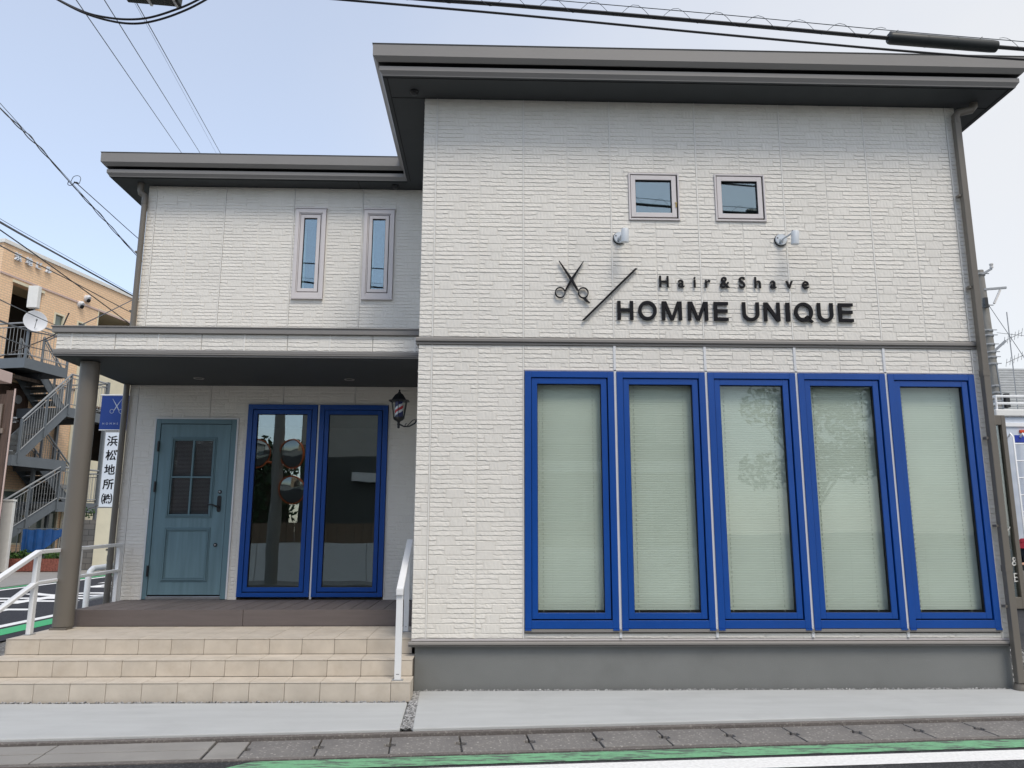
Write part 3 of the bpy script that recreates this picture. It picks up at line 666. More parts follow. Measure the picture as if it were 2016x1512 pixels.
# ---- windows
def window(x0, x1, z0, z1, yf, frame_mat, fw, sw, pane_mat, gap=0.012, deep=0.055, proud=0.03, blind=False, sash_drop=0.012, name='window', bottom_extra=0.0):
    """outer frame, inset sash, pane; yf = wall face"""
    f = MB(); f.ring(x0, x1, z0, z1, (fw, fw, fw + bottom_extra, fw), yf - proud, yf + deep); f = f.build(name, frame_mat, shop, bevel=0.003)
    g = MB(); g.ring(x0 + fw - 0.004, x1 - fw + 0.004, z0 + fw + bottom_extra - 0.004, z1 - fw + 0.004, gap + 0.006, yf + 0.006, yf + deep - 0.01); g.build('shadow_gap', M['black'], f)
    a, b, c, d = x0 + fw + gap * 0.35, x1 - fw - gap, z0 + fw + bottom_extra + gap, z1 - fw - gap * 0.6
    s = MB(); s.ring(a, b, c, d, sw, yf - proud + sash_drop, yf + deep - 0.015); s.build('sash', frame_mat, f, bevel=0.0025)
    q = MB(); q.ring(a + sw - 0.002, b - sw + 0.002, c + sw - 0.002, d - sw + 0.002, 0.006, yf - proud + sash_drop + 0.012, yf + deep - 0.02); q.build('gasket', M['black'], f)
    p = MB(); p.box(a + sw + 0.001, b - sw - 0.001, yf + 0.012, yf + 0.018, c + sw + 0.001, d - sw - 0.001); p.build('pane', pane_mat, f)
    if blind:
        bm = MB(); x2, x3 = x0 + 0.05, x1 - 0.05; zt = z1 - 0.075; zb = z0 + 0.13; n = int((zt - zb) / 0.0225); yb = yf + 0.085; rr = random.Random(int(x0 * 100))
        for i in range(n):
            z = zt - i * 0.0225; t = rr.uniform(-0.0016, 0.0016)
            bm.face([(x2, yb + 0.0010, z + 0.010), (x3, yb + 0.0010, z + 0.010 + t), (x3, yb - 0.0012, z - 0.001 + t), (x2, yb - 0.0012, z - 0.001)]); bm.face([(x2, yb - 0.0012, z - 0.001), (x3, yb - 0.0012, z - 0.001 + t), (x3, yb - 0.0010, z - 0.0138 + t), (x2, yb - 0.0010, z - 0.0138)])
        bm.build('blind', M['blind'], f)
        h = MB(); h.box(x2, x3, yb - 0.022, yb + 0.024, zt + 0.012, zt + 0.06); h.box(x2, x3, yb - 0.01, yb + 0.01, zb - 0.028, zb - 0.012); h.build('blind_rail', M['blind'], f)
        h = MB()
        for fx in (0.17, 0.80):
            x = x2 + (x3 - x2) * fx; k = 0
            while zt - 0.02 - k * 0.045 > zb: z = zt - 0.02 - k * 0.045; h.box(x - 0.0022, x + 0.0022, yb - 0.007, yb - 0.004, z - 0.009, z + 0.009); k += 1
        h.build('blind_cord', M['cord'], f)
    return f
for k in range(5):
    x = 0.922 + 0.91 * k; w = window(x, x + 0.884, 0.545, 2.997, 0.0, M['blue'], 0.062, 0.056, M['pane'], blind=True, bottom_extra=0.012)
    fe = MB(); fe.box(x, x + 0.06, -0.038, -0.026, 0.530, 0.545); fe.box(x + 0.824, x + 0.884, -0.038, -0.026, 0.530, 0.545); fe.build('frame_end_cap', M['blue'], w)
for x0, x1 in ((-2.472, -1.602), (-1.574, -0.712)):
    window(x0, x1, 0.642, 3.002, W, M['blue'], 0.062, 0.052, M['pane_dark'], bottom_extra=-0.012)
for x0, x1 in ((2.006, 2.538), (2.911, 3.443)):
    w = window(x0, x1, 4.604, 5.126, 0.0, M['frame'], 0.018, 0.048, M['pane_up'], gap=0.016, proud=0.022, sash_drop=0.004)
mb = MB(); mb.box(2.492, 2.502, -0.026, -0.016, 4.745, 4.795); mb.box(2.486, 2.508, -0.026, -0.016, 4.79, 4.80); mb.build('paper_tag', M['brass'], w)
for x0 in (-2.016, -1.111):
    w = window(x0 + 0.048, x0 + 0.352, 4.472, 5.582, W, M['frame'], 0.014, 0.044, M['pane_up'], gap=0.012, proud=0.020, sash_drop=0.004)
    s = MB(); s.ring(x0, x0 + 0.400, 4.412, 5.640, (0.047, 0.047, 0.059, 0.057), W - 0.032, W + 0.03); s.build('casing', M['frame'], w, bevel=0.003)
    s = MB(); s.box(x0 - 0.012, x0 + 0.412, W - 0.042, W + 0.01, 5.643, 5.655); s.box(x0 - 0.004, x0 + 0.404, W - 0.042, W + 0.01, 4.394, 4.409); s.build('drip_cap', M['frame'], w)
    cu = MB(); cu.box(x0 + 0.1, x0 + 0.125, W + 0.09, W + 0.1, 4.5, 5.55); cu.build('curtain_edge', M['blind'], w)

# ---- entrance door
dx0, dx1, dz0, dz1 = -3.602, -2.602, 0.615, 2.808; yd = W
door = MB(); lx0, lx1, lz0, lz1 = dx0 + 0.062, dx1 - 0.072, 0.668, 2.742; lw = lx1 - lx0; lh = lz1 - lz0
gx0, gx1, gz0, gz1 = lx0 + lw * 0.205, lx0 + lw * 0.765, lz0 + lh * 0.462, lz0 + lh * 0.902
for a, b, c, d in rect_minus(lx0, lx1, lz0, lz1, [(gx0, gx1, gz0, gz1)]): door.box(a, b, yd - 0.012, yd + 0.035, c, d)
door = door.build('door', M['door'], shop)
mo = MB()                                               # mouldings: round the lights and the lower panel, glazing bars
def moulding(x0, x1, z0, z1, w):
    for k, (e, yy) in enumerate(((0.0, 0.010), (w * 0.33, 0.018), (w * 0.72, 0.008))): mo.ring(x0 + e, x1 - e, z0 + e, z1 - e, w * 0.31, yd - 0.012 - yy, yd - 0.0118)
moulding(gx0 - 0.042, gx1 + 0.042, gz0 - 0.042, gz1 + 0.042, 0.044)
moulding(lx0 + lw * 0.165, lx0 + lw * 0.81, lz0 + lh * 0.075, lz0 + lh * 0.385, 0.046)
xm, zm = (gx0 + gx1) / 2, (gz0 + gz1) / 2
mo.box(xm - 0.011, xm + 0.011, yd - 0.018, yd + 0.02, gz0, gz1); mo.box(gx0, xm - 0.0112, yd - 0.018, yd + 0.02, zm - 0.010, zm + 0.010); mo.box(xm + 0.0112, gx1, yd - 0.018, yd + 0.02, zm - 0.010, zm + 0.010)
mo.build('moulding', M['doorframe'], door, bevel=0.003)
for a, b in ((gx0, xm - 0.011), (xm + 0.011, gx1)):
    for c, d in ((gz0, zm - 0.01), (zm + 0.01, gz1)):
        p = MB(); p.box(a + 0.001, b - 0.001, yd + 0.0, yd + 0.006, c + 0.001, d - 0.001); p.build('pane', M['pane_door'], door)
        n = int((d - c) / 0.0165); v = MB()
        for i in range(n): z = c + (i + 0.5) * 0.0165; v.face([(a, yd + 0.012, z + 0.006), (b, yd + 0.012, z + 0.006), (b, yd + 0.024, z - 0.006), (a, yd + 0.024, z - 0.006)])
        v.build('louvre', M['grey'], door)
bk = MB(); bk.box(gx0, gx1, yd + 0.028, yd + 0.034, gz0, gz1); bk.build('louvre_back', M['darkroom'], door)
fr = MB(); fr.ring(dx0, dx1, dz0, dz1, (0.056, 0.066, 0.03, 0.058), yd - 0.022, yd + 0.05); fr.build('door_frame', M['doorframe'], door, bevel=0.004)
fr = MB(); fr.ring(dx0 + 0.05, dx1 - 0.06, dz0 + 0.028, dz1 - 0.05, (0.016, 0.014, 0.02, 0.016), yd + 0.0, yd + 0.04); fr.build('door_rebate', M['black'], door)
fr = MB(); fr.box(dx0 - 0.014, dx0 - 0.001, yd - 0.026, yd + 0.01, dz0, dz1 + 0.014); fr.box(dx1 + 0.001, dx1 + 0.02, yd - 0.026, yd + 0.01, dz0, dz1 + 0.014); fr.box(dx0 - 0.001, dx1 + 0.001, yd - 0.026, yd + 0.01, dz1 + 0.001, dz1 + 0.016); fr.build('door_edging', M['joint_white'], door)
fr = MB(); fr.box(lx0 - 0.01, lx1 + 0.01, yd - 0.03, yd + 0.04, 0.612, 0.650); fr.build('threshold', M['chrome'], door, bevel=0.003)
hx, hz = lx0 + lw * 0.905, lz0 + lh * 0.525
h = MB(); h.prism([(hx - 0.024, hz - 0.08), (hx - 0.014, hz - 0.10), (hx + 0.014, hz - 0.10), (hx + 0.024, hz - 0.08), (hx + 0.024, hz + 0.08), (hx + 0.014, hz + 0.10), (hx - 0.014, hz + 0.10), (hx - 0.024, hz + 0.08)], yd - 0.022, yd - 0.010)
h.tube([(hx, yd - 0.02, hz - 0.035), (hx, yd - 0.055, hz - 0.035), (hx - 0.02, yd - 0.062, hz - 0.032), (hx - 0.06, yd - 0.062, hz - 0.012), (hx - 0.09, yd - 0.062, hz - 0.008), (hx - 0.125, yd - 0.058, hz - 0.018)], [0.012, 0.012, 0.011, 0.009, 0.008, 0.007], 10)
h.build('handle', M['iron'], door, smooth=True)
for z, x in ((hz + 0.145, hx), (lz0 + lh * 0.285, hx - 0.01)):
    k = MB(); k.tube([(x, yd - 0.010, z), (x, yd - 0.026, z)], [0.024, 0.021], 18); k.build('lock_rose', M['iron'], door, smooth=True)
    k = MB(); k.tube([(x, yd - 0.024, z), (x, yd - 0.031, z)], [0.013, 0.011], 14); k.build('lock_cylinder', M['chrome'], door, smooth=True)
for z in (lz1 - 0.28, lz1 - 0.78, lz0 + 0.28):
    k = MB(); k.tube([(lx0 - 0.012, yd - 0.032, z - 0.065), (lx0 - 0.012, yd - 0.032, z + 0.065)], 0.013, 10); k.build('hinge', M['iron'], door, smooth=True)

# ---- deck
deck = thing('entrance_deck', 'dark grey-brown plank deck in front of the blue entrance door', 'deck', (-1.95, 1.65, 0.44))
X0, X1 = -3.785, -0.145; pitch = 0.1802; x = -0.543
xs = []
while x > X0: xs.append(x); x -= pitch
xs = sorted(xs); edges = [X0] + [e for e in xs if e - X0 > 0.03]
x = -0.543 + pitch
while x < X1 - 0.03: edges.append(x); x += pitch
edges.append(X1)
pm = {}
for a, b in zip(edges, edges[1:]):
    key = round(b - a, 3)
    if key not in pm:
        mb = MB(); mb.box(0.0045, key - 0.0045, 0, W - 1.074, 0, 0.024); me = bpy.data.meshes.new('plank'); me.from_pydata(mb.v, [], mb.f); me.materials.append(M['deck']); pm[key] = me
    o = link('plank', pm[key], deck, 0.002); o.location = (a + 1.95, 1.068 - 1.65, 0.586 - 0.44)
for a, b in ((X0 - 0.0, -2.016), (-2.012, X1)):
    mb = MB(); mb.box(a, b, 1.046, 1.066, 0.446, 0.611); mb.build('fascia_board', M['deck_face'], deck, bevel=0.002)
mb = MB(); mb.box(X0 - 0.02, X0 - 0.001, 1.046, W - 0.012, 0.446, 0.611); mb.build('fascia_board', M['deck_face'], deck, bevel=0.002)
mb = MB(); mb.box(X0 + 0.02, X1 - 0.02, 1.08, W - 0.02, 0.442, 0.583); mb.build('joists', M['darkroom'], deck)

# ---- tiled steps
steps = thing('tiled_steps', 'three wide steps clad in beige stone-look tiles', 'steps', (-2.0, 0.0, 0.0))
YS = (-0.43, -0.165, 0.14); ZS = (0.155, 0.300, 0.442); TP = 0.3035; TX0 = -2.385 - 5 * TP; XE = (-0.094, -0.1008, -0.1375)
body = MB(); rr = random.Random(12)
for i in range(3): body.box(TX0 + 0.006, XE[i] - 0.006, YS[i] + 0.012, (YS[i + 1] + 0.012 if i < 2 else 1.04), -0.08 if i == 0 else -0.05, ZS[i] - 0.010)
body.box(TX0 + 0.05, -0.16, 1.04, W, -0.05, 0.43)
body.build('grout_bed', M['grout'], steps)
tm = {}
def tile(a, b, y0, y1, z0, z1):
    w, d, h = round(b - a, 4), round(y1 - y0, 4), round(z1 - z0, 4); key = (w, d, h)
    if key not in tm:
        mb = MB(); mb.box(0.0018, w - 0.0018, 0, d, 0, h); me = bpy.data.meshes.new('tile'); me.from_pydata(mb.v, [], mb.f); me.materials.append(M['tile']); tm[key] = me
    o = link('tile', tm[key], steps, 0.002); o.location = (a + 2.0, y0, z0); return o
for i in range(3):
    cols = []; x = TX0
    while x < XE[i] - 0.02: cols.append((x, min(x + TP, XE[i]))); x += TP
    if cols[-1][1] - cols[-1][0] < 0.05: cols[-2] = (cols[-2][0], cols[-1][1]); cols.pop()
    zb = -0.01 if i == 0 else ZS[i - 1] + 0.002
    for a, b in cols:
        tile(a, b, YS[i] + rr.uniform(0, 0.0012), YS[i] + 0.014, zb, ZS[i] - 0.0105)
        y_end = YS[i + 1] - 0.002 if i < 2 else 1.044
        ys = [YS[i] - 0.003]
        if i < 2: ys.append(y_end)
        else: ys += [YS[i] + 0.305, YS[i] + 0.61, y_end]
        for c, d in zip(ys, ys[1:]): tile(a, b, c, d - 0.003, ZS[i] - 0.0085 + rr.uniform(-0.0006, 0.0006), ZS[i])
for i in range(3):                                       # returns at both ends
    y1 = YS[i + 1] if i < 2 else 1.04
    for xa, xb in ((TX0 - 0.009, TX0 + 0.005),) + (((XE[i] - 0.005, XE[i] + 0.004),) if i == 0 else ()):
        mb = MB(); mb.box(xa, xb, YS[i] + 0.002, y1, -0.02, ZS[i] - 0.001); mb.build('end_tile', M['tile'], steps, bevel=0.002)

# ---- handrails
def rail_thing(label, loc): return thing('handrail', label, 'handrail', loc, group='white aluminium handrails of the entrance')
hr = rail_thing('white handrail on the tiled steps beside the corner of the cream wall', (-0.21, -0.35, 0.155))
mb = MB(); mb.box(-0.240, -0.182, -0.370, -0.335, 0.160, 0.905); mb.build('post', M['white'], hr, bevel=0.004)
mb = MB(); mb.box(-0.272, -0.222, 0.585, 0.620, 0.447, 1.27); mb.build('post', M['white'], hr, bevel=0.004)
mb = MB(); mb.bar((-0.211, -0.36, 0.925), (-0.248, 0.80, 1.335), 0.062, 0.034); mb.build('rail', M['white'], hr, bevel=0.005)
mb = MB(); mb.box(-0.242, -0.180, -0.392, -0.350, 0.878, 0.934); mb.build('rail_end', M['white'], hr, bevel=0.005)
for x, y, z in ((-0.211, -0.352, 0.155), (-0.247, 0.602, 0.4425)):
    mb = MB(); mb.box(x - 0.048, x + 0.048, y - 0.032, y + 0.032, z + 0.0005, z + 0.006); mb.build('base_plate', M['grey'], hr)
mb = MB(); mb.box(-0.225, -0.197, -0.3712, -0.3702, 0.205, 0.209); mb.box(-0.2535, -0.2405, 0.5838, 0.5848, 0.49, 0.494); mb.build('drain_slot', M['black'], hr)
hl = rail_thing('long white handrail with a mid rail behind the round brown column', (-3.86, 0.42, 0.44))
px = -3.862; posts = ((-0.36, 0.155, 0.885), (0.42, 0.442, 1.215), (1.20, 0.0, 1.235), (2.12, 0.0, 1.255))
for y, zb, zt in posts:
    mb = MB(); mb.box(px - 0.022, px + 0.022, y - 0.03, y + 0.03, zb + 0.004, zt); mb.build('post', M['white'], hl, bevel=0.004)
    mb = MB(); mb.box(px - 0.035, px + 0.035, y - 0.05, y + 0.05, zb + 0.0008, zb + 0.006); mb.build('base_plate', M['grey'], hl)
for dz, h in ((0.0, 0.036), (-0.30, 0.03)):
    mb = MB(); mb.bar((px, -0.42, 0.905 + dz), (px, 0.42, 1.225 + dz), 0.058, h); mb.bar((px, 0.42, 1.225 + dz), (px, 2.16, 1.262 + dz), 0.058, h); mb.build('rail', M['white'], hl, bevel=0.004)

# ================================================================== THINGS ON THE SHOP
# ---- raised lettering and emblem
sign = thing('shop_sign', 'raised black shop lettering with scissors emblem and slash on the upper wall', 'sign', (2.9, -0.02, 3.53))
def sans_letter(ch, x0, x1, z0, h, w, put):
    """bold grotesque capitals drawn as outlines; put(poly) extrudes each stroke"""
    z1 = z0 + h; xm = (x0 + x1) / 2; zm = z0 + h * 0.52
    def arc(cx, cz, rx, rz, a0, a1, t, n=20):
        for k in range(n):
            p = []
            for i, r_ in ((k, 0), (k + 1, 0), (k + 1, t), (k, t)):
                a_ = a0 + (a1 - a0) * i / n; p.append((cx + (rx - r_) * math.cos(a_), cz + (rz - r_) * math.sin(a_)))
            put(p)
    R4 = lambda a_, b_, c_, d_: put([(a_, c_), (b_, c_), (b_, d_), (a_, d_)])
    if ch == 'H': R4(x0, x0 + w, z0, z1); R4(x1 - w, x1, z0, z1); R4(x0 + w, x1 - w, zm - w * 0.46, zm + w * 0.46)
    elif ch == 'E': R4(x0, x0 + w, z0, z1); R4(x0 + w, x1, z0, z0 + w * 0.92); R4(x0 + w, x1, z1 - w * 0.92, z1); R4(x0 + w, x1 - w * 0.2, zm - w * 0.45, zm + w * 0.45)
    elif ch == 'I': R4(x0, x1, z0, z1)
    elif ch == 'N': put([(x0, z0), (x0 + w * 0.95, z0), (x0 + w * 0.95, z1 - w * 1.55), (x0 + w * 1.15, z1), (x0, z1)]); put([(x1, z1), (x1 - w * 0.95, z1), (x1 - w * 0.95, z0 + w * 1.55), (x1 - w * 1.15, z0), (x1, z0)]); put([(x0 + w * 0.95, z1 - w * 1.55), (x1 - w * 1.15, z0), (x1 - w * 0.95, z0 + w * 1.55), (x0 + w * 1.15, z1)])
    elif ch == 'M':
        R4(x0, x0 + w * 0.95, z0, z1 - w * 1.7); R4(x1 - w * 0.95, x1, z0, z1 - w * 1.7)
        put([(x0, z1 - w * 1.7), (x0 + w * 0.95, z1 - w * 1.7), (x0 + w * 1.35, z1), (x0, z1)]); put([(x1, z1 - w * 1.7), (x1, z1), (x1 - w * 1.35, z1), (x1 - w * 0.95, z1 - w * 1.7)])
        put([(x0 + w * 0.95, z1 - w * 1.7), (xm - w * 0.45, z0), (xm, z0 + w * 1.3), (x0 + w * 1.35, z1)]); put([(x1 - w * 0.95, z1 - w * 1.7), (x1 - w * 1.35, z1), (xm, z0 + w * 1.3), (xm + w * 0.45, z0)]); put([(xm - w * 0.45, z0), (xm + w * 0.45, z0), (xm, z0 + w * 1.3)])
    elif ch == 'U':
        r_ = (x1 - x0) / 2; R4(x0, x0 + w, z0 + r_ * 0.95, z1); R4(x1 - w, x1, z0 + r_ * 0.95, z1); arc(xm, z0 + r_ * 0.95, r_, r_ * 0.98, math.pi, 2 * math.pi, w)
    elif ch in 'OQ':
        arc(xm, (z0 + z1) / 2, (x1 - x0) / 2, h / 2 + 0.004, 0, 2 * math.pi, w, 36)
        if ch == 'Q': put([(xm + w * 0.25, z0 + h * 0.24), (xm + w * 0.95, z0 + h * 0.33), (x1 + w * 0.05, z0 - w * 0.05), (x1 - w * 0.55, z0 - w * 0.45)])
kx = 2.411 / 1339.0
for ch, a, b in (('H', 473, 563), ('O', 590, 695), ('M', 724, 837), ('M', 871, 985), ('E', 1018, 1100), ('U', 1180, 1276), ('N', 1302, 1394), ('I', 1427, 1450), ('Q', 1475, 1582), ('U', 1607, 1698), ('E', 1728, 1812)):
    mb = MB(); lay = [0]
    def put_letter(p): lay[0] += 1; mb.prism(p, -0.0320 - (0.0003 if ch in 'MNQ' else 0.0) * (lay[0] % 5), -0.014)
    sans_letter(ch, 1.857 + (a - 473) * kx, 1.857 + (b - 473) * kx, 3.532, 0.196, 0.0345, put_letter); mb.build('letter', M['sign'], sign)
text_row('Hair&Shave', 2.293, 3.832, 3.880, 0.118, -0.014, 0.016, M['sign'], sign, bold=0.012, xs=0.95)
mb = MB(); mb.prism([(1.497, 3.521), (1.523, 3.521), (2.073, 4.073), (2.047, 4.073)], -0.04, -0.018); mb.build('slash', M['sign'], sign, bevel=0.002)
def scissors(cx, cz, k, put):
    """two blades with finger rings; put(poly) receives outlines"""
    for s in (-1, 1):
        # blade from the pivot to the tip, handle down to the ring on the other side
        put([(cx + s * 0.122 * k, cz + 0.202 * k), (cx + s * 0.128 * k, cz + 0.200 * k), (cx + s * 0.016 * k, cz + 0.006 * k), (cx - s * 0.040 * k, cz - 0.088 * k), (cx - s * 0.058 * k, cz - 0.118 * k), (cx - s * 0.070 * k, cz - 0.108 * k), (cx - s * 0.052 * k, cz - 0.070 * k), (cx - s * 0.014 * k, cz + 0.006 * k)])
        rx, rz = cx + s * 0.117 * k, cz - 0.134 * k; n = 28; o, i = [], []
        for t in range(n + 1):
            a = 2 * math.pi * t / n; o.append((rx + 0.054 * k * math.cos(a), rz + 0.058 * k * math.sin(a))); i.append((rx + 0.044 * k * math.cos(a), rz + 0.048 * k * math.sin(a)))
        for t in range(n): put([o[t], o[t + 1], i[t + 1], i[t]])
    put([(cx + 0.105 * k, cz - 0.186 * k), (cx + 0.140 * k, cz - 0.184 * k), (cx + 0.150 * k, cz - 0.205 * k), (cx + 0.184 * k, cz - 0.236 * k), (cx + 0.176 * k, cz - 0.240 * k), (cx + 0.145 * k, cz - 0.228 * k)])
mb = MB(); lay = [0]
def put_emblem(p): lay[0] += 1; mb.prism(p, -0.038 - 0.0004 * (lay[0] % 7), -0.018)
scissors(1.397, 3.942, 1.0, put_emblem); mb.build('scissors_emblem', M['sign'], sign)

# ---- two sign spotlights
def spotlight(x, z, hx, label):
    t = thing('spotlight', label, 'wall lamp', (x, -0.012, z), group='sign spotlights')
    m = MB(); m.tube([(x, -0.008, z), (x, -0.020, z)], [0.066, 0.066], 28); m.build('gasket', M['black'], t, smooth=True)
    m = MB(); m.tube([(x + 0.003, -0.020, z + 0.004), (x + 0.003, -0.034, z + 0.004)], [0.062, 0.057], 28)
    m.tube([(x, -0.034, z - 0.005), (x, -0.062, z - 0.005)], [0.022, 0.018], 14); m.build('base', M['spot'], t, smooth=True)
    for a in (0.6, 2.7, 4.3):
        m = MB(); m.tube([(x + 0.042 * math.cos(a), -0.030, z + 0.042 * math.sin(a)), (x + 0.042 * math.cos(a), -0.037, z + 0.042 * math.sin(a))], 0.007, 10); m.build('screw', M['iron'], t)
    m = MB(); m.tube([(x, -0.055, z - 0.005), (x + (hx - x) * 0.5, -0.12, z + 0.010), (hx - 0.02, -0.19, z + 0.018)], 0.010, 10); m.build('arm', M['spot'], t, smooth=True)
    m = MB(); ax = Vector((-0.03, 0.10, -1)).normalized(); c = Vector((hx, -0.20, z + 0.028))
    m.tube([c + ax * 0.0, c + ax * 0.006, c + ax * 0.138, c + ax * 0.139, c + ax * 0.11], [0.034, 0.039, 0.039, 0.034, 0.032], 24); m.build('lamp_head', M['spot'], t, smooth=True)
    m = MB(); m.tube([(hx - 0.022, -0.19, z + 0.004), (hx - 0.022, -0.19, z + 0.040)], 0.008, 10); m.build('knuckle', M['iron'], t)
spotlight(1.897, 4.402, 1.925, 'pale grey spotlight on the upper wall above the slash, left of two')
spotlight(3.574, 4.402, 3.655, 'pale grey spotlight above the end of the small lettering, right of two')

# ---- barber lantern
LY = 1.15; LX = -0.447
lan = thing('wall_lantern', 'black iron wall lantern with a striped barber pole inside, beside the blue windows', 'wall lamp', (XC, LY, 2.70))
zt, zb_ = 2.885, 2.690
m = MB(); m.lathe([(0.0, 0.108), (0.012, 0.106), (0.012, 0.10), (0.018, 0.094), (0.022, 0.085), (0.050, 0.066), (0.078, 0.028), (0.092, 0.006), (0.128, -0.002), (0.130, -0.008), (0.094, -0.012), (0.07, -0.014), (0.0, -0.012)], (LX, LY, zt), 6, R(30)); m.lathe([(0.0, 0.128), (0.008, 0.124), (0.011, 0.116), (0.007, 0.108), (0.009, 0.10)], (LX, LY, zt), 10); m.build('lamp_roof', M['iron'], lan)
m = MB()
for k in range(6):
    a = R(30) + k * math.pi / 3; m.bar((LX + 0.094 * math.cos(a), LY + 0.094 * math.sin(a), zt - 0.01), (LX + 0.063 * math.cos(a), LY + 0.063 * math.sin(a), zb_), 0.007, 0.007)
m.build('cage', M['iron'], lan)
m = MB(); m.lathe([(0.088, -0.012 + 0), (0.060, zb_ - zt)], (LX, LY, zt), 6, R(30)); m.build('pane', M['lampglass'], lan)
m = MB(); m.lathe([(0.0, 0.004), (0.064, 0.004), (0.066, -0.006), (0.050, -0.028), (0.020, -0.044), (0.014, -0.062), (0.020, -0.075), (0.013, -0.095), (0.016, -0.105), (0.012, -0.118), (0.0, -0.124)], (LX, LY, zb_), 12); m.build('lamp_base', M['iron'], lan, smooth=True)
n = 36; rows = 44; rad = 0.047
stripes = {0: MB(), 1: MB(), 2: MB()}
for i in range(rows):
    z0_, z1_ = zb_ + 0.006 + (zt - zb_ - 0.02) * i / rows, zb_ + 0.006 + (zt - zb_ - 0.02) * (i + 1) / rows
    for k in range(n):
        ph = (k / n - (i / rows) * 1.0) % 1.0; c_ = 0 if ph < 0.17 else (1 if ph < 0.37 else (0 if ph < 0.54 else 2))
        a0, a1 = 2 * math.pi * k / n, 2 * math.pi * (k + 1) / n
        stripes[c_].face([(LX + rad * math.cos(a0), LY + rad * math.sin(a0), z0_), (LX + rad * math.cos(a1), LY + rad * math.sin(a1), z0_), (LX + rad * math.cos(a1), LY + rad * math.sin(a1), z1_), (LX + rad * math.cos(a0), LY + rad * math.sin(a0), z1_)])
for k, nm in ((0, 'polewhite'), (1, 'polered'), (2, 'poleblue')): stripes[k].build('barber_stripe', M[nm], lan)
m = MB(); bx = XC - 0.012
m.tube([(LX, LY, zb_ - 0.07), (LX + 0.06, LY, zb_ - 0.100), (LX + 0.12, LY, zb_ - 0.098), (LX + 0.18, LY, zb_ - 0.065), (LX + 0.215, LY, zb_ - 0.01), (LX + 0.232, LY, zb_ + 0.05), (LX + 0.245, LY, zb_ + 0.07), (bx - 0.01, LY, zb_ + 0.075)], 0.0085, 8)
m.tube([(LX + 0.10, LY, zb_ - 0.092), (LX + 0.155, LY, zb_ - 0.03), (LX + 0.185, LY, zb_ - 0.02), (LX + 0.192, LY, zb_ - 0.045)], 0.005, 8)
m.tube([(LX + 0.07, LY, zb_ - 0.10), (LX + 0.075, LY, zb_ - 0.075), (LX + 0.09, LY, zb_ - 0.066)], 0.005, 8)
m.tube([(bx, LY, zb_ + 0.13), (bx - 0.03, LY, zb_ + 0.145), (bx - 0.05, LY, zb_ + 0.13)], 0.006, 8); m.build('bracket_arm', M['iron'], lan, smooth=True)
m = MB(); m.box(bx - 0.01, bx + 0.004, LY - 0.02, LY + 0.02, zb_ - 0.05, zb_ + 0.15); m.lathe([(0, -0.03), (0.012, -0.015), (0.012, 0.0)], (bx - 0.003, LY, zb_ - 0.05), 8); m.lathe([(0.012, 0.0), (0.010, 0.016), (0, 0.03)], (bx - 0.003, LY, zb_ + 0.15), 8); m.build('wall_plate', M['iron'], lan)

# ---- glazed sign case on the right flank of the shop
case = thing('sign_case', 'narrow brown-framed glazed sign case behind the right downpipe', 'sign', (5.75, 0.2, 0.68))
cx0, cx1, cy0, cz0, cz1 = 5.600, 5.872, 0.20, 0.70, 2.62
m = MB(); m.ring(cx0, cx1, cz0, cz1, (0.05, 0.045, 0.11, 0.10), cy0, cy0 + 0.13); m.build('case_frame', M['taupe_dark'], case, bevel=0.004)
m = MB(); m.box(cx0 + 0.05, cx1 - 0.045, cy0 + 0.07, cy0 + 0.10, cz0 + 0.11, cz1 - 0.10); m.build('back_board', M['darkroom'], case)
m = MB(); m.box(cx0 + 0.05, cx1 - 0.045, cy0 + 0.03, cy0 + 0.036, cz0 + 0.11, cz1 - 0.10); m.build('pane', M['pane_dark'], case)
m = MB(); m.bar((cx0 + 0.13, cy0 + 0.026, 1.40), (cx0 + 0.21, cy0 + 0.026, 1.49), 0.004, 0.012, (0, 1, 0)); m.build('slash', M['whitepaint'], case)
text_row('&', 5.785, 5.83, 1.11, 0.085, cy0 + 0.028, 0.004, M['whitepaint'], case, ref='&', xs=0.9)
text_row('E', 5.790, 5.83, 0.955, 0.085, cy0 + 0.028, 0.004, M['whitepaint'], case, xs=0.8)

# ---- blue banner on the left flank
ban = thing('hanging_banner', 'blue hanging banner with a silver scissors print, beside the left downpipe', 'banner', (-4.1, 2.75, 2.72))
by = 2.75
m = MB(); m.box(-4.57, -4.18, by - 0.004, by + 0.004, 2.735, 3.185)
m = m.build('cloth', M['banner'], ban)
m = MB(); m.tube([(-4.59, by, 3.195), (-3.985, by, 3.195)], 0.010, 8); m.tube([(-4.57, by, 2.728), (-3.985, by, 2.728)], 0.007, 8); m.build('banner_rod', M['white'], ban)
m = MB(); ly = [0]
def put_banner(p): ly[0] += 1; m.prism(p, by - 0.0062 - 0.0002 * (ly[0] % 7), by - 0.0042)
scissors(-4.365, 3.045, 0.50, put_banner); m.build('scissors_print', M['bannerprint'], ban)
text_row('HOMME UNIQUE', -4.53, -4.04, 2.80, 0.026, by - 0.0042, 0.0012, M['bannerprint'], ban, xs=1.0, space=0.6)

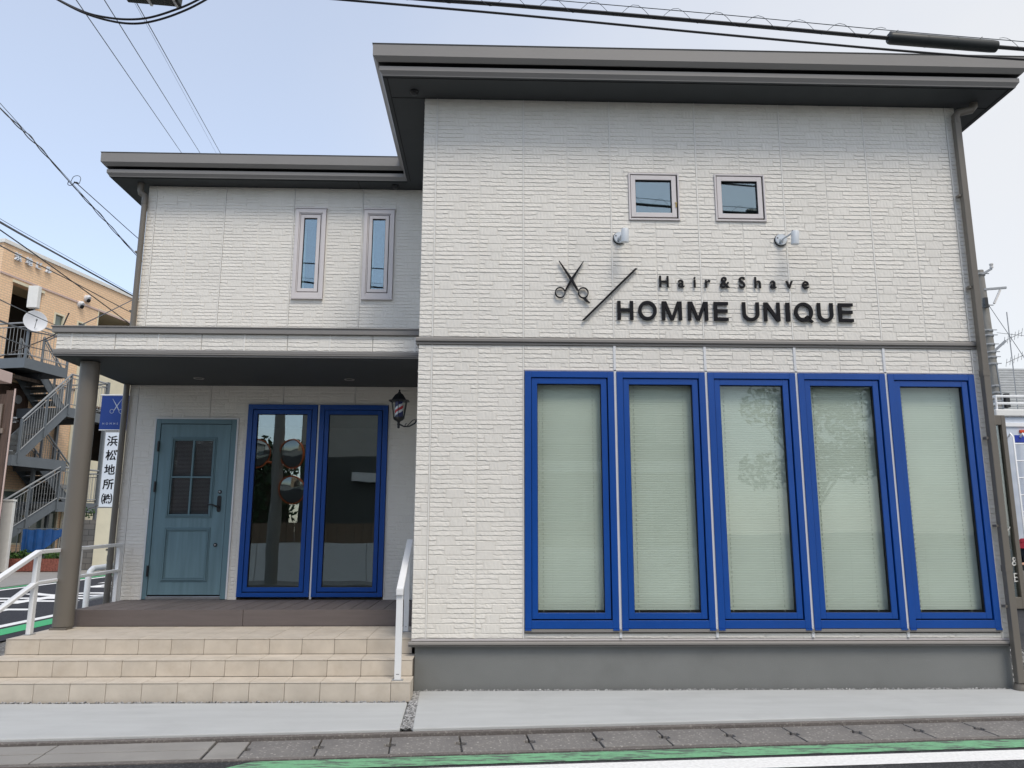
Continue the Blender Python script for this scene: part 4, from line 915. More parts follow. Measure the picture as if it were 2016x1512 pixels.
# ================================================================== OVERHEAD LINES
def sag(pts, n=10):
    """smooth curve through points (Catmull-Rom)"""
    p = [Vector(a) for a in pts]; p = [p[0] * 2 - p[1]] + p + [p[-1] * 2 - p[-2]]; out = []
    for i in range(1, len(p) - 2):
        for k in range(n):
            t = k / n; a, b, c_, d = p[i - 1], p[i], p[i + 1], p[i + 2]
            out.append(0.5 * ((2 * b) + (c_ - a) * t + (2 * a - 5 * b + 4 * c_ - d) * t * t + (3 * b - a - 3 * c_ + d) * t ** 3))
    out.append(p[-2]); return out
def cable(label, pts, r, material='cable', n=8, name='overhead_cable', group=None):
    mb = MB(); mb.tube(sag(pts, n), r, 6); return tag(mb.build(name, M[material], smooth=True), label, 'cable', group)
# trunk cable with its messenger wire and spiral hanger, carrying a splice case
msg = [(-9, -1.95, 6.55), (-4.5, -1.88, 6.17), (-0.56, -1.8, 5.885), (0.77, -1.8, 5.80), (2.40, -1.8, 5.685), (3.89, -1.8, 5.565), (5.03, -1.8, 5.485), (5.83, -1.8, 5.425), (9, -1.75, 5.25), (14, -1.7, 5.2)]
cab = [(-9, -1.95, 6.47), (-4.5, -1.88, 6.09), (-0.56, -1.8, 5.805), (0.77, -1.8, 5.72), (2.40, -1.8, 5.605), (3.89, -1.8, 5.49), (5.03, -1.8, 5.415), (5.83, -1.8, 5.36), (9, -1.75, 5.17), (14, -1.7, 5.12)]
cable('thick black trunk cable crossing in front of the sky above the main roof', cab, 0.0165)
tk = thing('messenger_wire', 'thin steel wire with a loose spiral above the thick trunk cable', 'wire', (2.4, -1.8, 5.6))
mb = MB(); mb.tube(sag(msg, 8), 0.0035, 5); mb.build('strand', M['wire'], tk)
cc = sag(cab, 40); mm = sag(msg, 40); mb = MB(); sp = []; L = 0
for i in range(len(cc)):
    if i: L += (cc[i] - cc[i - 1]).length
    if 3.86 < cc[i].x < 4.82: continue
    ph = 2 * math.pi * L / 0.345; mid = (cc[i] + mm[i]) / 2; h = (mm[i] - cc[i]).length / 2 + 0.02
    sp.append(mid + Vector((0, math.cos(ph) * 0.022, math.sin(ph) * h)))
# the spiral is fine wire; split where the splice case sits
fine = []
for i in range(len(sp) - 1):
    if (sp[i + 1] - sp[i]).length < 0.5: fine.append((sp[i], sp[i + 1]))
cur = []
for a, b in fine:
    if cur and (cur[-1] - a).length > 1e-6: mb.tube(cur, 0.0022, 4); cur = []
    if not cur: cur = [a]
    cur.append(b)
if cur: mb.tube(cur, 0.0022, 4)
mb.build('spiral_hanger', M['wire'], tk)
cl = thing('splice_case', 'long black splice case hanging on the trunk cable at the upper right', 'splice case', (4.33, -1.8, 5.48))
a, b = Vector((3.875, -1.8, 5.492)), Vector((4.80, -1.8, 5.432)); d = (b - a).normalized()
mb = MB(); mb.tube([a, a + d * 0.012, a + d * 0.03, b - d * 0.06, b - d * 0.012, b], [0.036, 0.046, 0.050, 0.050, 0.047, 0.030], 24); mb.build('case_body', M['splice'], cl, smooth=True)
mb = MB(); mb.bar(a + Vector((0.02, 0, 0.052)), b + Vector((-0.05, 0, 0.052)), 0.02, 0.012)
for t in (0.08, 0.85): p = a.lerp(b, t); mb.tube([p + Vector((-0.01, 0, 0.05)), p + Vector((0.0, 0, 0.062)), p + Vector((0.02, 0.0, 0.08))], 0.004, 6)
mb.build('case_clip', M['splice'], cl)
mb = MB()
for t in (0.35, 0.62): p = a.lerp(b, t); mb.tube([p - d * 0.004, p + d * 0.004], 0.0515, 24)
mb.build('seam_band', M['splice'], cl)
cable('plain black cable just below the trunk cable, touching the right roof edge', [(-9, -1.5, 6.62), (-4.5, -1.45, 6.32), (-1.52, -1.4, 6.105), (-0.86, -1.4, 6.05), (0.71, -1.4, 5.935), (2.52, -1.4, 5.785), (4.33, -1.4, 5.645), (5.33, -1.4, 5.59), (6.17, -1.4, 5.55), (12, -1.4, 5.4)], 0.0105)
cable('lower of two black cable loops hanging into the top left sky', [(-2.9, -2.5, 5.46), (-2.62, -2.5, 5.225), (-2.53, -2.5, 5.165), (-2.35, -2.5, 5.07), (-2.17, -2.5, 5.01), (-2.0, -2.5, 4.985), (-1.85, -2.5, 5.005), (-1.67, -2.5, 5.075), (-1.48, -2.5, 5.19), (-1.1, -2.5, 5.48)], 0.0075, group='cable loops')
cable('upper of two black cable loops hanging into the top left sky', [(-2.85, -2.47, 5.46), (-2.59, -2.48, 5.22), (-2.5, -2.48, 5.16), (-2.33, -2.5, 5.07), (-2.2, -2.5, 5.035), (-2.04, -2.5, 5.018), (-1.88, -2.5, 5.033), (-1.71, -2.5, 5.095), (-1.54, -2.5, 5.185), (-1.15, -2.5, 5.45)], 0.0075, group='cable loops')
jb = thing('cable_box', 'black cable closure cut by the top edge of the picture', 'splice case', (-1.8, -2.5, 5.2))
mb = MB(); mb.bar((-2.05, -2.5, 5.225), (-1.665, -2.5, 5.195), 0.09, 0.085); mb.build('case_body', M['splice'], jb, bevel=0.008)
mb = MB(); mb.bar((-1.700, -2.5, 5.198), (-1.685, -2.5, 5.197), 0.1, 0.098); mb.bar((-1.89, -2.5, 5.213), (-1.872, -2.5, 5.212), 0.1, 0.098); mb.build('seam_band', M['white'], jb)
# high wires far above the lower roof
for nm, p in (('leftmost', [(-6.7, 2, 10.75), (-8.07, 7.0, 12.23), (-12.13, 22.0, 16.58), (-14.3, 30, 18.9)]), ('middle', [(-6.2, 2, 10.8), (-7.5, 7.0, 12.25), (-11.38, 22.0, 16.59), (-13.4, 30, 18.9)]), ('rightmost', [(-5.65, 2, 10.82), (-6.87, 7.0, 12.26), (-10.53, 22.0, 16.56), (-12.5, 30, 18.8)])):
    cable('%s thin wire slanting down the blue sky to the lower roof' % nm, p, 0.011, 'wire', 4, 'overhead_wire', 'slanting thin wires')
cable('finest pale wire beside the rightmost slanting wire', [(-5.7, 2, 10.82), (-6.91, 7.0, 12.26), (-10.7, 22.0, 16.56), (-12.7, 30, 18.8)], 0.004, 'wire', 4, 'overhead_wire')
def twisted(label, pts, r, rad, pitch):
    c = sag(pts, 60); mb = MB(); L = 0; a_, b_ = [], []; rr_ = random.Random(2)
    for i, p in enumerate(c):
        if i: L += (p - c[i - 1]).length
        ph = 2 * math.pi * L / pitch; k = rad * (0.6 + 0.6 * math.sin(L * 1.3)); o = Vector((math.cos(ph) * k, 0, math.sin(ph) * k)); a_.append(p + o); b_.append(p - o)
    mb.tube(a_, r, 5); mb.tube(b_, r, 5); return tag(mb.build('overhead_cable', M['cable'], smooth=True), label, 'cable')
twisted('twisted black cable pair slanting across the left sky, with a knot of loose wire', [(-6.7, 1.5, 7.75), (-7.96, 5.0, 8.62), (-8.75, 7.35, 9.19), (-9.29, 9.7, 9.40), (-9.59, 11.88, 9.43), (-9.68, 14.0, 9.22), (-9.7, 18, 8.8)], 0.011, 0.024, 1.9)
cable('thin bearer wire above the twisted cable in the left sky', [(-6.7, 1.5, 7.82), (-7.97, 5.0, 8.71), (-9.24, 9.37, 9.43), (-9.69, 14.0, 9.27), (-9.7, 18, 8.9)], 0.006, 'wire', 6, 'overhead_wire')
kn = MB(); P0 = Vector((-9.2, 9.6, 9.40))
kn.tube(sag([P0 + Vector(v) for v in ((-0.05, 0, 0.0), (0.0, 0, 0.13), (0.10, 0, 0.16), (0.17, 0, 0.10), (0.15, 0, -0.04))]), 0.007, 5); kn.tube(sag([P0 + Vector(v) for v in ((-0.1, 0, 0.03), (-0.11, 0, -0.06), (-0.03, 0, -0.08), (0.06, 0, 0.0), (0.13, 0, -0.02))]), 0.009, 5); kn.bar(P0 + Vector((0.03, 0, 0.0)), P0 + Vector((0.13, 0, -0.045)), 0.03, 0.03)
tag(kn.build('wire_knot', M['cable']), 'knot of looped wire on the twisted cable in the left sky', 'wire')
cable('thin cable branching from the knot down to the left downpipe', [(-9.1, 9.65, 9.36), (-9.2, 11.2, 9.40), (-9.25, 13.0, 9.39), (-9.3, 16, 9.4)], 0.010)
cable('thick black cable along the roof edge of the orange tiled building', [(-7.4, 1.5, 6.3), (-9.69, 8.0, 7.74), (-11.64, 13.95, 9.06), (-12.51, 20.0, 9.81), (-13.2, 26, 10.5)], 0.024)
cable('thin bearer wire over the thick cable by the orange tiled building', [(-7.4, 1.5, 6.37), (-9.69, 8.0, 7.81), (-11.7, 14.18, 9.19), (-12.52, 20.0, 9.88), (-13.2, 26, 10.56)], 0.006, 'wire', 6, 'overhead_wire')
cable('black cable crossing the roof sign of the orange tiled building', [(-8.3, 2, 6.9), (-9.67, 8.0, 7.57), (-10.49, 12.03, 7.89), (-10.58, 16.0, 7.66), (-10.6, 20, 7.3)], 0.014)
cable('black cable running below the roof sign of the orange tiled building', [(-7.9, 2, 6.15), (-9.62, 8.0, 7.22), (-11.01, 12.96, 8.15), (-11.51, 18.0, 8.59), (-12, 24, 9.1)], 0.013)
cable('black cable passing in front of the satellite dish', [(-6.3, 2, 4.6), (-8.18, 6.0, 5.46), (-9.6, 9.27, 6.11), (-10.59, 12.0, 6.58), (-12.5, 17.5, 7.5)], 0.010)
cable('heavier black cable passing under the satellite dish', [(-6.3, 2, 4.3), (-8.13, 6.0, 5.07), (-9.51, 9.19, 5.7), (-10.51, 12.0, 6.26), (-12.5, 17.5, 7.2)], 0.017)
cable('lowest black cable in front of the upper stair landing', [(-6.4, 2, 4.1), (-8.1, 6.0, 4.79), (-9.38, 8.86, 5.3), (-10.57, 12.0, 5.87), (-12.6, 17.5, 6.9)], 0.011)
cable('black service drop rising to the right across the stair landing', [(-18, 20, 7.2), (-14.45, 16.0, 6.62), (-11.34, 12.28, 6.11), (-8.82, 9.0, 5.62), (-7.5, 7, 5.5)], 0.014)
cable('black service drop crossing the far window wall of the orange building', [(-7.3, 6, 4.7), (-8.32, 9.0, 5.8), (-10.6, 16.0, 8.48), (-11.3, 18.0, 9.3)], 0.012)

# ================================================================== LEFT BACKGROUND
# local frame of the orange tiled building: x along the wall away from us, y into the building
KB = 1.21
BL = (0.579 + (-15.742 - 0.579) * KB, -7.478 + (17.492 + 7.478) * KB, 1.459 - 1.459 * KB)
bb = thing('tiled_building', 'orange tiled three-storey building across the side street', 'building', BL, R(78)); bb.scale = (KB,) * 3
holes = [(0.55, 1.84, 6.72, 9.65), (2.47, 2.97, 8.35, 9.15), (3.60, 4.06, 8.35, 9.14), (4.64, 7.2, 7.6, 9.91), (0.45, 1.84, 3.62, 6.30), (1.1, 2.2, 0.9, 2.72), (2.4, 3.7, 0.2, 2.75), (4.8, 6.8, 4.0, 6.1), (2.5, 3.0, 4.9, 5.6)]
wl_ = MB()
for a, b_, c_, d_ in rect_minus(0.0, 10.0, 0.0, 10.86, holes): wl_.box(a, b_, 0.0, 0.25, c_, d_)
wl_.box(0.0, 0.25, 0.25, 9.0, 0.0, 10.86); wl_.box(9.75, 10.0, 0.25, 9.0, 0, 10.86); wl_.box(0.25, 9.75, 8.75, 9.0, 0, 10.86)
wl_.build('wall', M['brick'], bb, world=False)
m = MB(); m.box(0.1, 9.9, 0.1, 8.9, 10.6, 10.7); m.build('roof', M['grey'], bb, world=False)
m = MB(); m.box(-0.06, 10.06, -0.06, 0.30, 10.862, 11.0); m.box(-0.06, 0.30, 0.302, 9.06, 10.862, 11.0); m.build('parapet_cap', M['whitepaint'], bb, world=False, bevel=0.01)
for z in (9.84, 6.52): m = MB(); m.box(-0.03, 10.0, -0.03, -0.002, z - 0.035, z + 0.035); m.build('string_course', M['brown'] if z < 7 else M['pink'], bb, world=False)
m = MB(); m.box(0.3, 9.7, 1.9, 2.0, 0.1, 10.5); m.build('inner_wall', M['darkroom'], bb, world=False)
for z in (3.35, 6.45, 9.95): m = MB(); m.box(0.26, 9.7, 0.26, 1.89, z, z + 0.2); m.build('corridor_slab', M['cream'], bb, world=False)
for a, b_, c_, d_ in holes[1:3] + holes[5:7] + holes[8:9]:
    w = MB(); w.ring(a, b_, c_, d_, 0.06, -0.03, 0.12); w = w.build('window', M['cream'], bb, world=False)
    p = MB(); p.box(a + 0.06, b_ - 0.06, 0.05, 0.07, c_ + 0.06, d_ - 0.06); p.build('pane', M['dimglass'], w, world=False)
m = MB(); m.box(0.50, 1.90, -0.05, 0.02, 9.652, 9.74); m.build('lintel', M['cream'], bb, world=False)
m = MB(); m.ring(0.95, 1.75, 6.75, 8.95, 0.07, 1.70, 1.80); m.box(1.02, 1.68, 1.74, 1.78, 6.82, 8.88); m.build('inner_door', M['brown'], bb, world=False)
m = MB(); m.ring(0.47, 1.82, 3.64, 6.28, (0.09, 0.09, 0.02, 0.12), 0.03, 0.16); m.box(1.10, 1.72, 0.06, 0.12, 3.66, 6.15); m.box(0.56, 1.02, 0.08, 0.12, 3.66, 6.15); m.build('door', M['brown'], bb, world=False)
m = MB(); m.tube([(1.36, 0.05, 5.75), (1.36, 0.0, 5.75)], 0.15, 20); m.build('round_lamp', M['grey'], bb, world=False, smooth=True)
m = MB(); m.box(1.22, 1.52, 0.03, 0.055, 5.12, 5.16); m.box(1.22, 1.52, 0.03, 0.055, 5.00, 5.06); m.build('letter_slot', M['steel_light'], bb, world=False)
m = MB(); m.prism([(-0.85, 6.26), (0.0, 6.42), (0.0, 6.55), (-0.85, 6.36)], -0.6, 1.95, 'YZ'); m.build('door_canopy', M['greywood'], bb, world=False)
m = MB(); m.prism([(-0.7, 2.80), (0.0, 2.98), (0.0, 3.03), (-0.7, 2.86)], 2.2, 3.8, 'YZ'); m.bar((2.5, -0.62, 2.86), (2.5, 0.0, 3.45), 0.03, 0.03); m.build('awning', M['steel_light'], bb, world=False)
for u, z in ((3.95, 10.10), (3.65, 9.77)):
    m = MB(); m.tube([(u, 0.0, z), (u, -0.10, z), (u, -0.13, z - 0.02)], [0.13, 0.13, 0.09], 18); v = m.build('vent_hood', M['dish'], bb, world=False, smooth=True)
    m = MB(); m.tube([(u, -0.08, z - 0.07), (u, -0.135, z - 0.10)], 0.075, 12); m.build('vent_mouth', M['black'], v, world=False)
text_row('浜地ビル', 0.42, 2.05, 10.42, 0.27, -0.02, 0.07, M['signwhite'], bb, ref='地', bold=0.012, name='roof_letter', world=False)
m = MB(); m.ring(4.64, 7.2, 7.6, 9.91, 0.05, -0.02, 0.06); m.build('balcony_reveal', M['cream'], bb, world=False)
m = MB(); m.box(3.85, 9.9, -0.035, -0.004, 0.0, 4.0); m.box(3.85, 4.79, -0.035, -0.004, 4.001, 7.5); m.box(6.81, 9.9, -0.035, -0.004, 4.001, 7.5); m.box(4.791, 6.809, -0.035, -0.004, 6.101, 7.5); m.build('render_panel', M['cream'], bb, world=False)
m = MB(); m.box(7.4, 7.5, -0.15, -0.05, 0.0, 10.8); m.build('downpipe', M['cream'], bb, world=False)

# ---- external steel stair
st = thing('steel_staircase', 'grey steel fire stair zigzagging up the orange tiled building', 'staircase', BL, R(78)); st.scale = (KB,) * 3
def balustrade(p0, p1, drop_post=0.0, posts=(0.0, 0.5, 1.0), h=1.15):
    p0 = Vector(p0); p1 = Vector(p1); m = MB(); L = (p1 - p0).length; up = Vector((0, 0, 1))
    m.tube([p0 + up * h, p1 + up * h], 0.030, 8); m.tube([p0 + up * (h - 0.13), p1 + up * (h - 0.13)], 0.018, 6); m.tube([p0 + up * 0.14, p1 + up * 0.14], 0.018, 6)
    n = max(2, int(L / 0.13))
    for i in range(1, n): q = p0.lerp(p1, i / n); m.tube([q + up * 0.14, q + up * (h - 0.13)], 0.009, 4)
    o = m.build('railing', M['steel_light'], st, world=False, smooth=True)
    for t in posts: q = p0.lerp(p1, t); m = MB(); m.bar(q + up * (-0.22 - drop_post), q + up * h, 0.07, 0.05, (1, 0, 0)); m.build('rail_post', M['steel'], o, world=False)
def flight(u0, z0, u1, z1, y_out, width=0.9):
    for y in (y_out, y_out + width):
        m = MB(); dz = z1 - z0; du = u1 - u0; L = math.hypot(du, dz); nx, nz = -dz / L, abs(du) / L
        sgn = 1 if du > 0 else -1
        m.bar((u0, y, z0 - 0.06), (u1, y, z1 - 0.06), 0.03, 0.28, (0, 0, 1)); m.build('stringer', M['steel'], st, world=False)
    n = int(round((z1 - z0) / 0.205))
    for i in range(n):
        t = (i + 0.5) / n; u = u0 + (u1 - u0) * t; z = z0 + (z1 - z0) * (i + 1) / n - 0.05
        m = MB(); m.box(u - 0.14, u + 0.14, y_out + 0.017, y_out + width - 0.017, z - 0.04, z); e = -0.14 if u1 > u0 else 0.11
        m.box(u + e, u + e + 0.02, y_out + 0.017, y_out + width - 0.017, z - 0.16, z - 0.0405); m.build('tread', M['tread'], st, world=False)
    balustrade((u0, y_out - 0.02, z0), (u1, y_out - 0.02, z1))
    if y_out > -1.5: balustrade((u0, y_out + width, z0), (u1, y_out + width, z1))
def landing(u0, u1, y0, y1, z, sides):
    m = MB(); m.box(u0, u1, y0, y1, z - 0.10, z); m.build('landing', M['tread'], st, world=False)
    m = MB(); m.box(u0 - 0.03, u1 + 0.03, y0 - 0.03, y0 - 0.001, z - 0.30, z + 0.02); m.box(u0 - 0.03, u0 - 0.001, y0, y1, z - 0.30, z + 0.02); m.box(u1 + 0.001, u1 + 0.03, y0, y1, z - 0.30, z + 0.02); m.build('edge_beam', M['steel'], st, world=False)
    if 'f' in sides: balustrade((u0, y0, z), (u1, y0, z), 0.0, (0, 1))
    if 'l' in sides: balustrade((u0, y0, z), (u0, y1, z), 0.0, (1,))
    if 'r' in sides: balustrade((u1, y0, z), (u1, y1, z), 0.0, (1,))
flight(-1.15, 0.95, 1.25, 2.28, -2.0); landing(1.25, 4.4, -2.0, -0.05, 2.28, 'fr')
flight(3.05, 2.28, 1.45, 3.62, -1.0); landing(-0.75, 1.42, -2.0, -0.05, 3.62, 'l')
flight(-0.55, 3.62, 1.30, 5.40, -2.0); landing(1.32, 3.1, -2.0, -0.05, 5.40, 'fr')
flight(2.35, 5.40, 1.05, 6.66, -1.0); landing(-0.70, 1.05, -2.0, -0.05, 6.66, 'fl')
m = MB()
for u, y, z in ((-0.70, 0.0, 6.6), (3.1, -2.0, 6.6), (3.1, -0.1, 6.6), (1.2, -1.05, 3.5)): m.box(u - 0.05, u + 0.05, y - 0.05, y + 0.05, 0.0, z)
m.build('column', M['steel'], st, world=False)
def loc_st(u, y, z): a = R(78); return (BL[0] + KB * (u * math.cos(a) - y * math.sin(a)), BL[1] + KB * (u * math.sin(a) + y * math.cos(a)), BL[2] + KB * z)
# dish and antenna on the landing corner
dp_ = loc_st(-0.62, -2.12, 7.86); dd = thing('satellite_dish', 'white satellite dish on the railing of the top stair landing', 'dish', dp_)
face = (Vector((0.4, -7.4, 2.6)) - Vector(dp_)); face.z += 5; face = (face.normalized() + Vector((0.25, 0, 0.1))).normalized(); q = face.to_track_quat('Z', 'Y')
m = MB(); prof = [(0.40 * t, 0.08 * t * t) for t in (0.02, 0.25, 0.5, 0.75, 0.9, 1.0)]; m.lathe(prof + [(0.41, 0.076), (0.36, 0.05), (0.02, -0.012)], (0, 0, 0), 28); m.v = [tuple(Vector(dp_) + q @ Vector(v)) for v in m.v]; m.build('reflector', M['dish'], dd, smooth=True)
m = MB(); m.tube([Vector(dp_) + q @ Vector((0, -0.28, 0.06)), Vector(dp_) + q @ Vector((0, -0.02, 0.28))], 0.012, 6); m.bar(Vector(dp_) + q @ Vector((0, -0.03, 0.25)), Vector(dp_) + q @ Vector((0, 0.03, 0.31)), 0.05, 0.05); m.build('feed_arm', M['grey'], dd)
ap = loc_st(-0.60, -2.0, 8.25); an = thing('panel_antenna', 'white upright panel antenna on a mast above the satellite dish', 'antenna', ap)
m = MB(); m.box(ap[0] - 0.21, ap[0] + 0.18, ap[1] - 0.14, ap[1] + 0.08, ap[2] + 0.06, ap[2] + 0.93); m.build('panel', M['whitepaint'], an, bevel=0.02)
m = MB(); m.tube([(ap[0] + 0.03, ap[1], ap[2] - 0.8), (ap[0] + 0.03, ap[1], ap[2] + 0.7)], 0.025, 8); m.build('mast', M['steel_light'], an)

# ---- timber front and pieces along the far pavement
th = thing('timber_house', 'brown timber house front with weathered boards at the left edge', 'building', (-16.6, 18.5, 0.0))
m = MB(); m.box(-19.5, -15.62, 18.60, 18.85, 0.0, 5.9); m.build('wall', M['brown'], th)
for x, z0_, z1_, wd in ((-15.66, 0.0, 6.0, 0.22), (-16.75, 0.0, 6.0, 0.2)): m = MB(); m.box(x, x + wd, 18.45, 18.62, z0_, z1_); m.build('post', M['brown'], th)
for z in (4.55, 2.45): m = MB(); m.box(-19.5, -15.6, 18.40, 18.60, z, z + 0.16); m.build('rail', M['greywood'], th)
for k in range(9):
    for z0_, z1_ in ((2.63, 4.52), (4.73, 5.55)): m = MB(); m.box(-15.78 - 0.19 * (k + 1) + 0.012, -15.78 - 0.19 * k, 18.52, 18.59, z0_, z1_); m.build('board', M['greywood'], th)
m = MB(); m.tube([(-15.36, 18.42, 0.0), (-15.36, 18.42, 6.05)], 0.025, 8); m.build('downpipe', M['pink'], th)
m = MB(); m.box(-19.5, -15.80, 18.05, 18.9, 6.30, 6.68); m.build('eaves_board', M['pink'], th, bevel=0.02)
wp = MB(); wp.box(-15.98, -15.50, 19.3, 19.45, 0.0, 2.33); wp.box(-16.0, -15.48, 19.28, 19.47, 2.331, 2.40); tag(wp.build('gate_post', M['whitepaint'], bevel=0.01), 'white stained gate post below the timber front', 'post')
tp = thing('tarp_fence', 'blue tarpaulin tied to a low metal fence behind the plants', 'fence', (-15.1, 20.5, 0))
m = MB(); n_ = 24
for i in range(n_):
    f0, f1 = i / n_, (i + 1) / n_; yy = lambda f: 20.45 + 0.03 * math.sin(f * 31); zt_ = lambda f: 1.40 + 0.02 * math.sin(f * 23); zl = lambda f: 0.62 if f < 0.45 else 0.62 + (f - 0.45) * 1.25
    m.face([(-15.75 + 1.5 * f0, yy(f0), zl(f0)), (-15.75 + 1.5 * f1, yy(f1), zl(f1)), (-15.75 + 1.5 * f1, yy(f1), zt_(f1)), (-15.75 + 1.5 * f0, yy(f0), zt_(f0))])
m.build('tarpaulin', M['tarp'], tp)
for k in range(16): x = -15.95 + k * 0.13; m = MB(); m.tube([(x, 20.52, 0.1), (x, 20.52, 1.42)], 0.014, 6); m.build('bar', M['steel'], tp)
m = MB(); m.bar((-16.0, 20.52, 1.43), (-13.95, 20.52, 1.43), 0.04, 0.04); m.build('top_rail', M['steel'], tp)
ed = thing('planter_edging', 'low red tile edging round the roadside planting', 'edging', (-15.0, 19.95, 0))
for k in range(26): x = -16.4 + k * 0.10; m = MB(); m.prism([(x, 0.0), (x + 0.094, 0.0), (x + 0.094, 0.38), (x + 0.07, 0.42), (x + 0.024, 0.42), (x, 0.38)], 19.94, 20.02); m.build('edging_tile', M['edging'], ed)
m = MB(); m.box(-16.4, -13.8, 20.03, 20.44, 0.0, 0.36); m.build('soil', M['soil'], ed)
def leaves(n, centre, size, leaf, seed, squash=1.0, shell=0.0):
    r = random.Random(seed); mb = MB()
    for i in range(n):
        while True:
            p = Vector((r.uniform(-1, 1), r.uniform(-1, 1), r.uniform(-1, 1)))
            if shell < p.length < 1: break
        p = Vector((p.x * size[0], p.y * size[1], p.z * size[2])) + Vector(centre)
        a = Vector((r.gauss(0, 1), r.gauss(0, 1), r.gauss(0, 1))).normalized(); b = a.cross(Vector((r.gauss(0, 1), r.gauss(0, 1), r.gauss(0, 1)))).normalized(); s = leaf * r.uniform(0.6, 1.3)
        mb.face([p - a * s, p + b * s * 0.45, p + a * s, p - b * s * 0.45])
    return mb
pl_ = thing('planting', 'low green plants in the red-edged roadside bed', 'plants', (-15.0, 20.2, 0.36), kind='stuff')
for k, mt in ((0, 'leaf'), (1, 'leaf2')):
    mb = MB()
    for j in range(7): q_ = leaves(160, (-16.2 + j * 0.36 + 0.1 * k, 20.2, 0.48), (0.26, 0.2, 0.18 if j % 2 else 0.24), 0.05, 50 + j + 9 * k); o_ = len(mb.v); mb.v += q_.v; mb.f += [tuple(i + o_ for i in f) for f in q_.f]
    mb.build('foliage', M[mt], pl_)
bw = MB(); bw.box(-15.15, -14.38, 22.9, 23.1, 0.0, 1.45); tag(bw.build('block_wall', M['block']), 'weathered grey concrete block wall between stair and cream pillar', 'wall')
pil = thing('sign_pillar', 'cream pillar carrying a tall white company sign beside the left downpipe', 'pillar', (-13.2, 21.1, 0))
m = MB(); m.box(-13.50, -12.60, 20.95, 21.35, 0.0, 2.16); m.build('pillar', M['cream'], pil, bevel=0.01)
m = MB(); m.box(-13.55, -12.90, 21.05, 21.25, 2.161, 4.95); m.build('sign_box', M['grey'], pil, bevel=0.01)
m = MB(); m.box(-13.50, -12.945, 21.02, 21.049, 2.21, 4.90); m.build('sign_face', M['signwhite'], pil)
for i, ch in enumerate('浜松地所㈱'):
    text_row(ch, -13.43, -13.07, 4.42 - i * 0.525, 0.37, 21.0195, 0.006, M['sign'], pil, ref='地', bold=0.018, name='sign_letter')
iv = thing('creeper', 'straggling green creeper growing over the low wall by the white sign', 'plant', (-14.0, 20.8, 1.9))
m = leaves(160, (-14.0, 20.8, 2.0), (0.55, 0.2, 0.22), 0.06, 77); m.build('foliage', M['leaf2'], iv)
m = MB(); m.tube(sag([(-14.5, 20.85, 1.5), (-14.2, 20.8, 1.95), (-13.8, 20.8, 2.1), (-13.4, 20.8, 2.25)]), 0.012, 5); m.build('stem', M['bark'], iv)
wl2 = MB(); wl2.box(-14.9, -13.6, 21.3, 21.5, 0.0, 1.75); tag(wl2.build('garden_wall', M['block']), 'low grey wall under the creeper', 'wall')
# white hoop barrier at the street edge behind the deck
hb = MB(); hb.tube([(-5.36, 4.45, 0.0), (-5.36, 4.45, 0.72), (-5.36, 4.49, 0.82), (-5.37, 4.58, 0.86), (-5.43, 5.9, 0.88), (-5.43, 5.98, 0.84), (-5.43, 6.02, 0.74), (-5.43, 6.02, 0.0)], 0.042, 14)
hb.tube([(-5.36, 4.45, 0.42), (-5.43, 6.02, 0.42)], 0.03, 10)
hb = tag(hb.build('hoop_barrier', M['white'], smooth=True), 'white tubular hoop barrier beyond the deck at the side street', 'barrier')

# ================================================================== RIGHT BACKGROUND
up = thing('utility_pole', 'concrete utility pole with crossarms behind the right downpipe', 'utility pole', (15.45, 14.0, 0))
m = MB(); m.tube([(15.32, 14, 0.0), (15.12, 14, 9.05)], [0.17, 0.115], 18); m.build('shaft', M['pole'], up, smooth=True)
def pbar(p0, p1, w, nm='crossarm', mt='grey'): m = MB(); m.bar(p0, p1, w, w); return m.build(nm, M[mt], up)
pbar((15.12, 13.9, 8.90), (15.37, 13.8, 9.05), 0.06); pbar((15.13, 13.9, 8.44), (15.74, 13.8, 8.47), 0.06); pbar((15.2, 13.9, 6.55), (15.5, 13.75, 6.85), 0.07)
pbar((15.55, 13.8, 8.40), (15.32, 13.8, 7.98), 0.05, 'strain_insulator', 'ceramic')
m = MB(); m.lathe([(0.0, 0.0), (0.05, 0.0), (0.05, 0.05), (0.03, 0.06), (0.055, 0.09), (0.055, 0.13), (0.0, 0.16)], (15.37, 13.8, 9.07), 12); m.build('insulator', M['ceramic'], up, smooth=True)
for z in (8.92, 7.95, 7.2, 7.05, 6.78, 6.55, 6.4, 6.2, 5.55, 5.35, 5.1, 4.9):
    m = MB(); x = 15.32 - 0.2 * z / 9.05; m.tube([(x, 14, z - 0.03), (x, 14, z + 0.03)], 0.150, 16); m.bar((x - 0.19, 13.86, z), (x + 0.19, 13.86, z), 0.025, 0.022); m.build('band', M['grey'], up)
m = MB(); m.box(15.02, 15.12, 13.75, 13.85, 7.85, 8.15); m.box(15.30, 15.42, 13.75, 13.86, 4.9, 5.3); m.build('fitting', M['iron'], up)
m = MB(); m.tube([(15.22, 13.86, 6.2), (15.30, 13.84, 4.0), (15.34, 13.84, 0.3)], 0.02, 6); m.build('conduit', M['steel_light'], up)
cable('stay wire slanting down from the utility pole', [(15.2, 13.9, 8.0), (16.0, 13.5, 5.9), (17.2, 13.0, 2.5)], 0.008, 'wire', 4, 'overhead_wire')
cable('thin service wire running right from the utility pole', [(15.3, 13.8, 7.1), (17.2, 13.6, 6.85), (20, 13.4, 6.7)], 0.006, 'wire', 4, 'overhead_wire')
hs = thing('neighbour_house', 'grey tiled house roof behind the white lorry', 'house', (24, 23.5, 0))
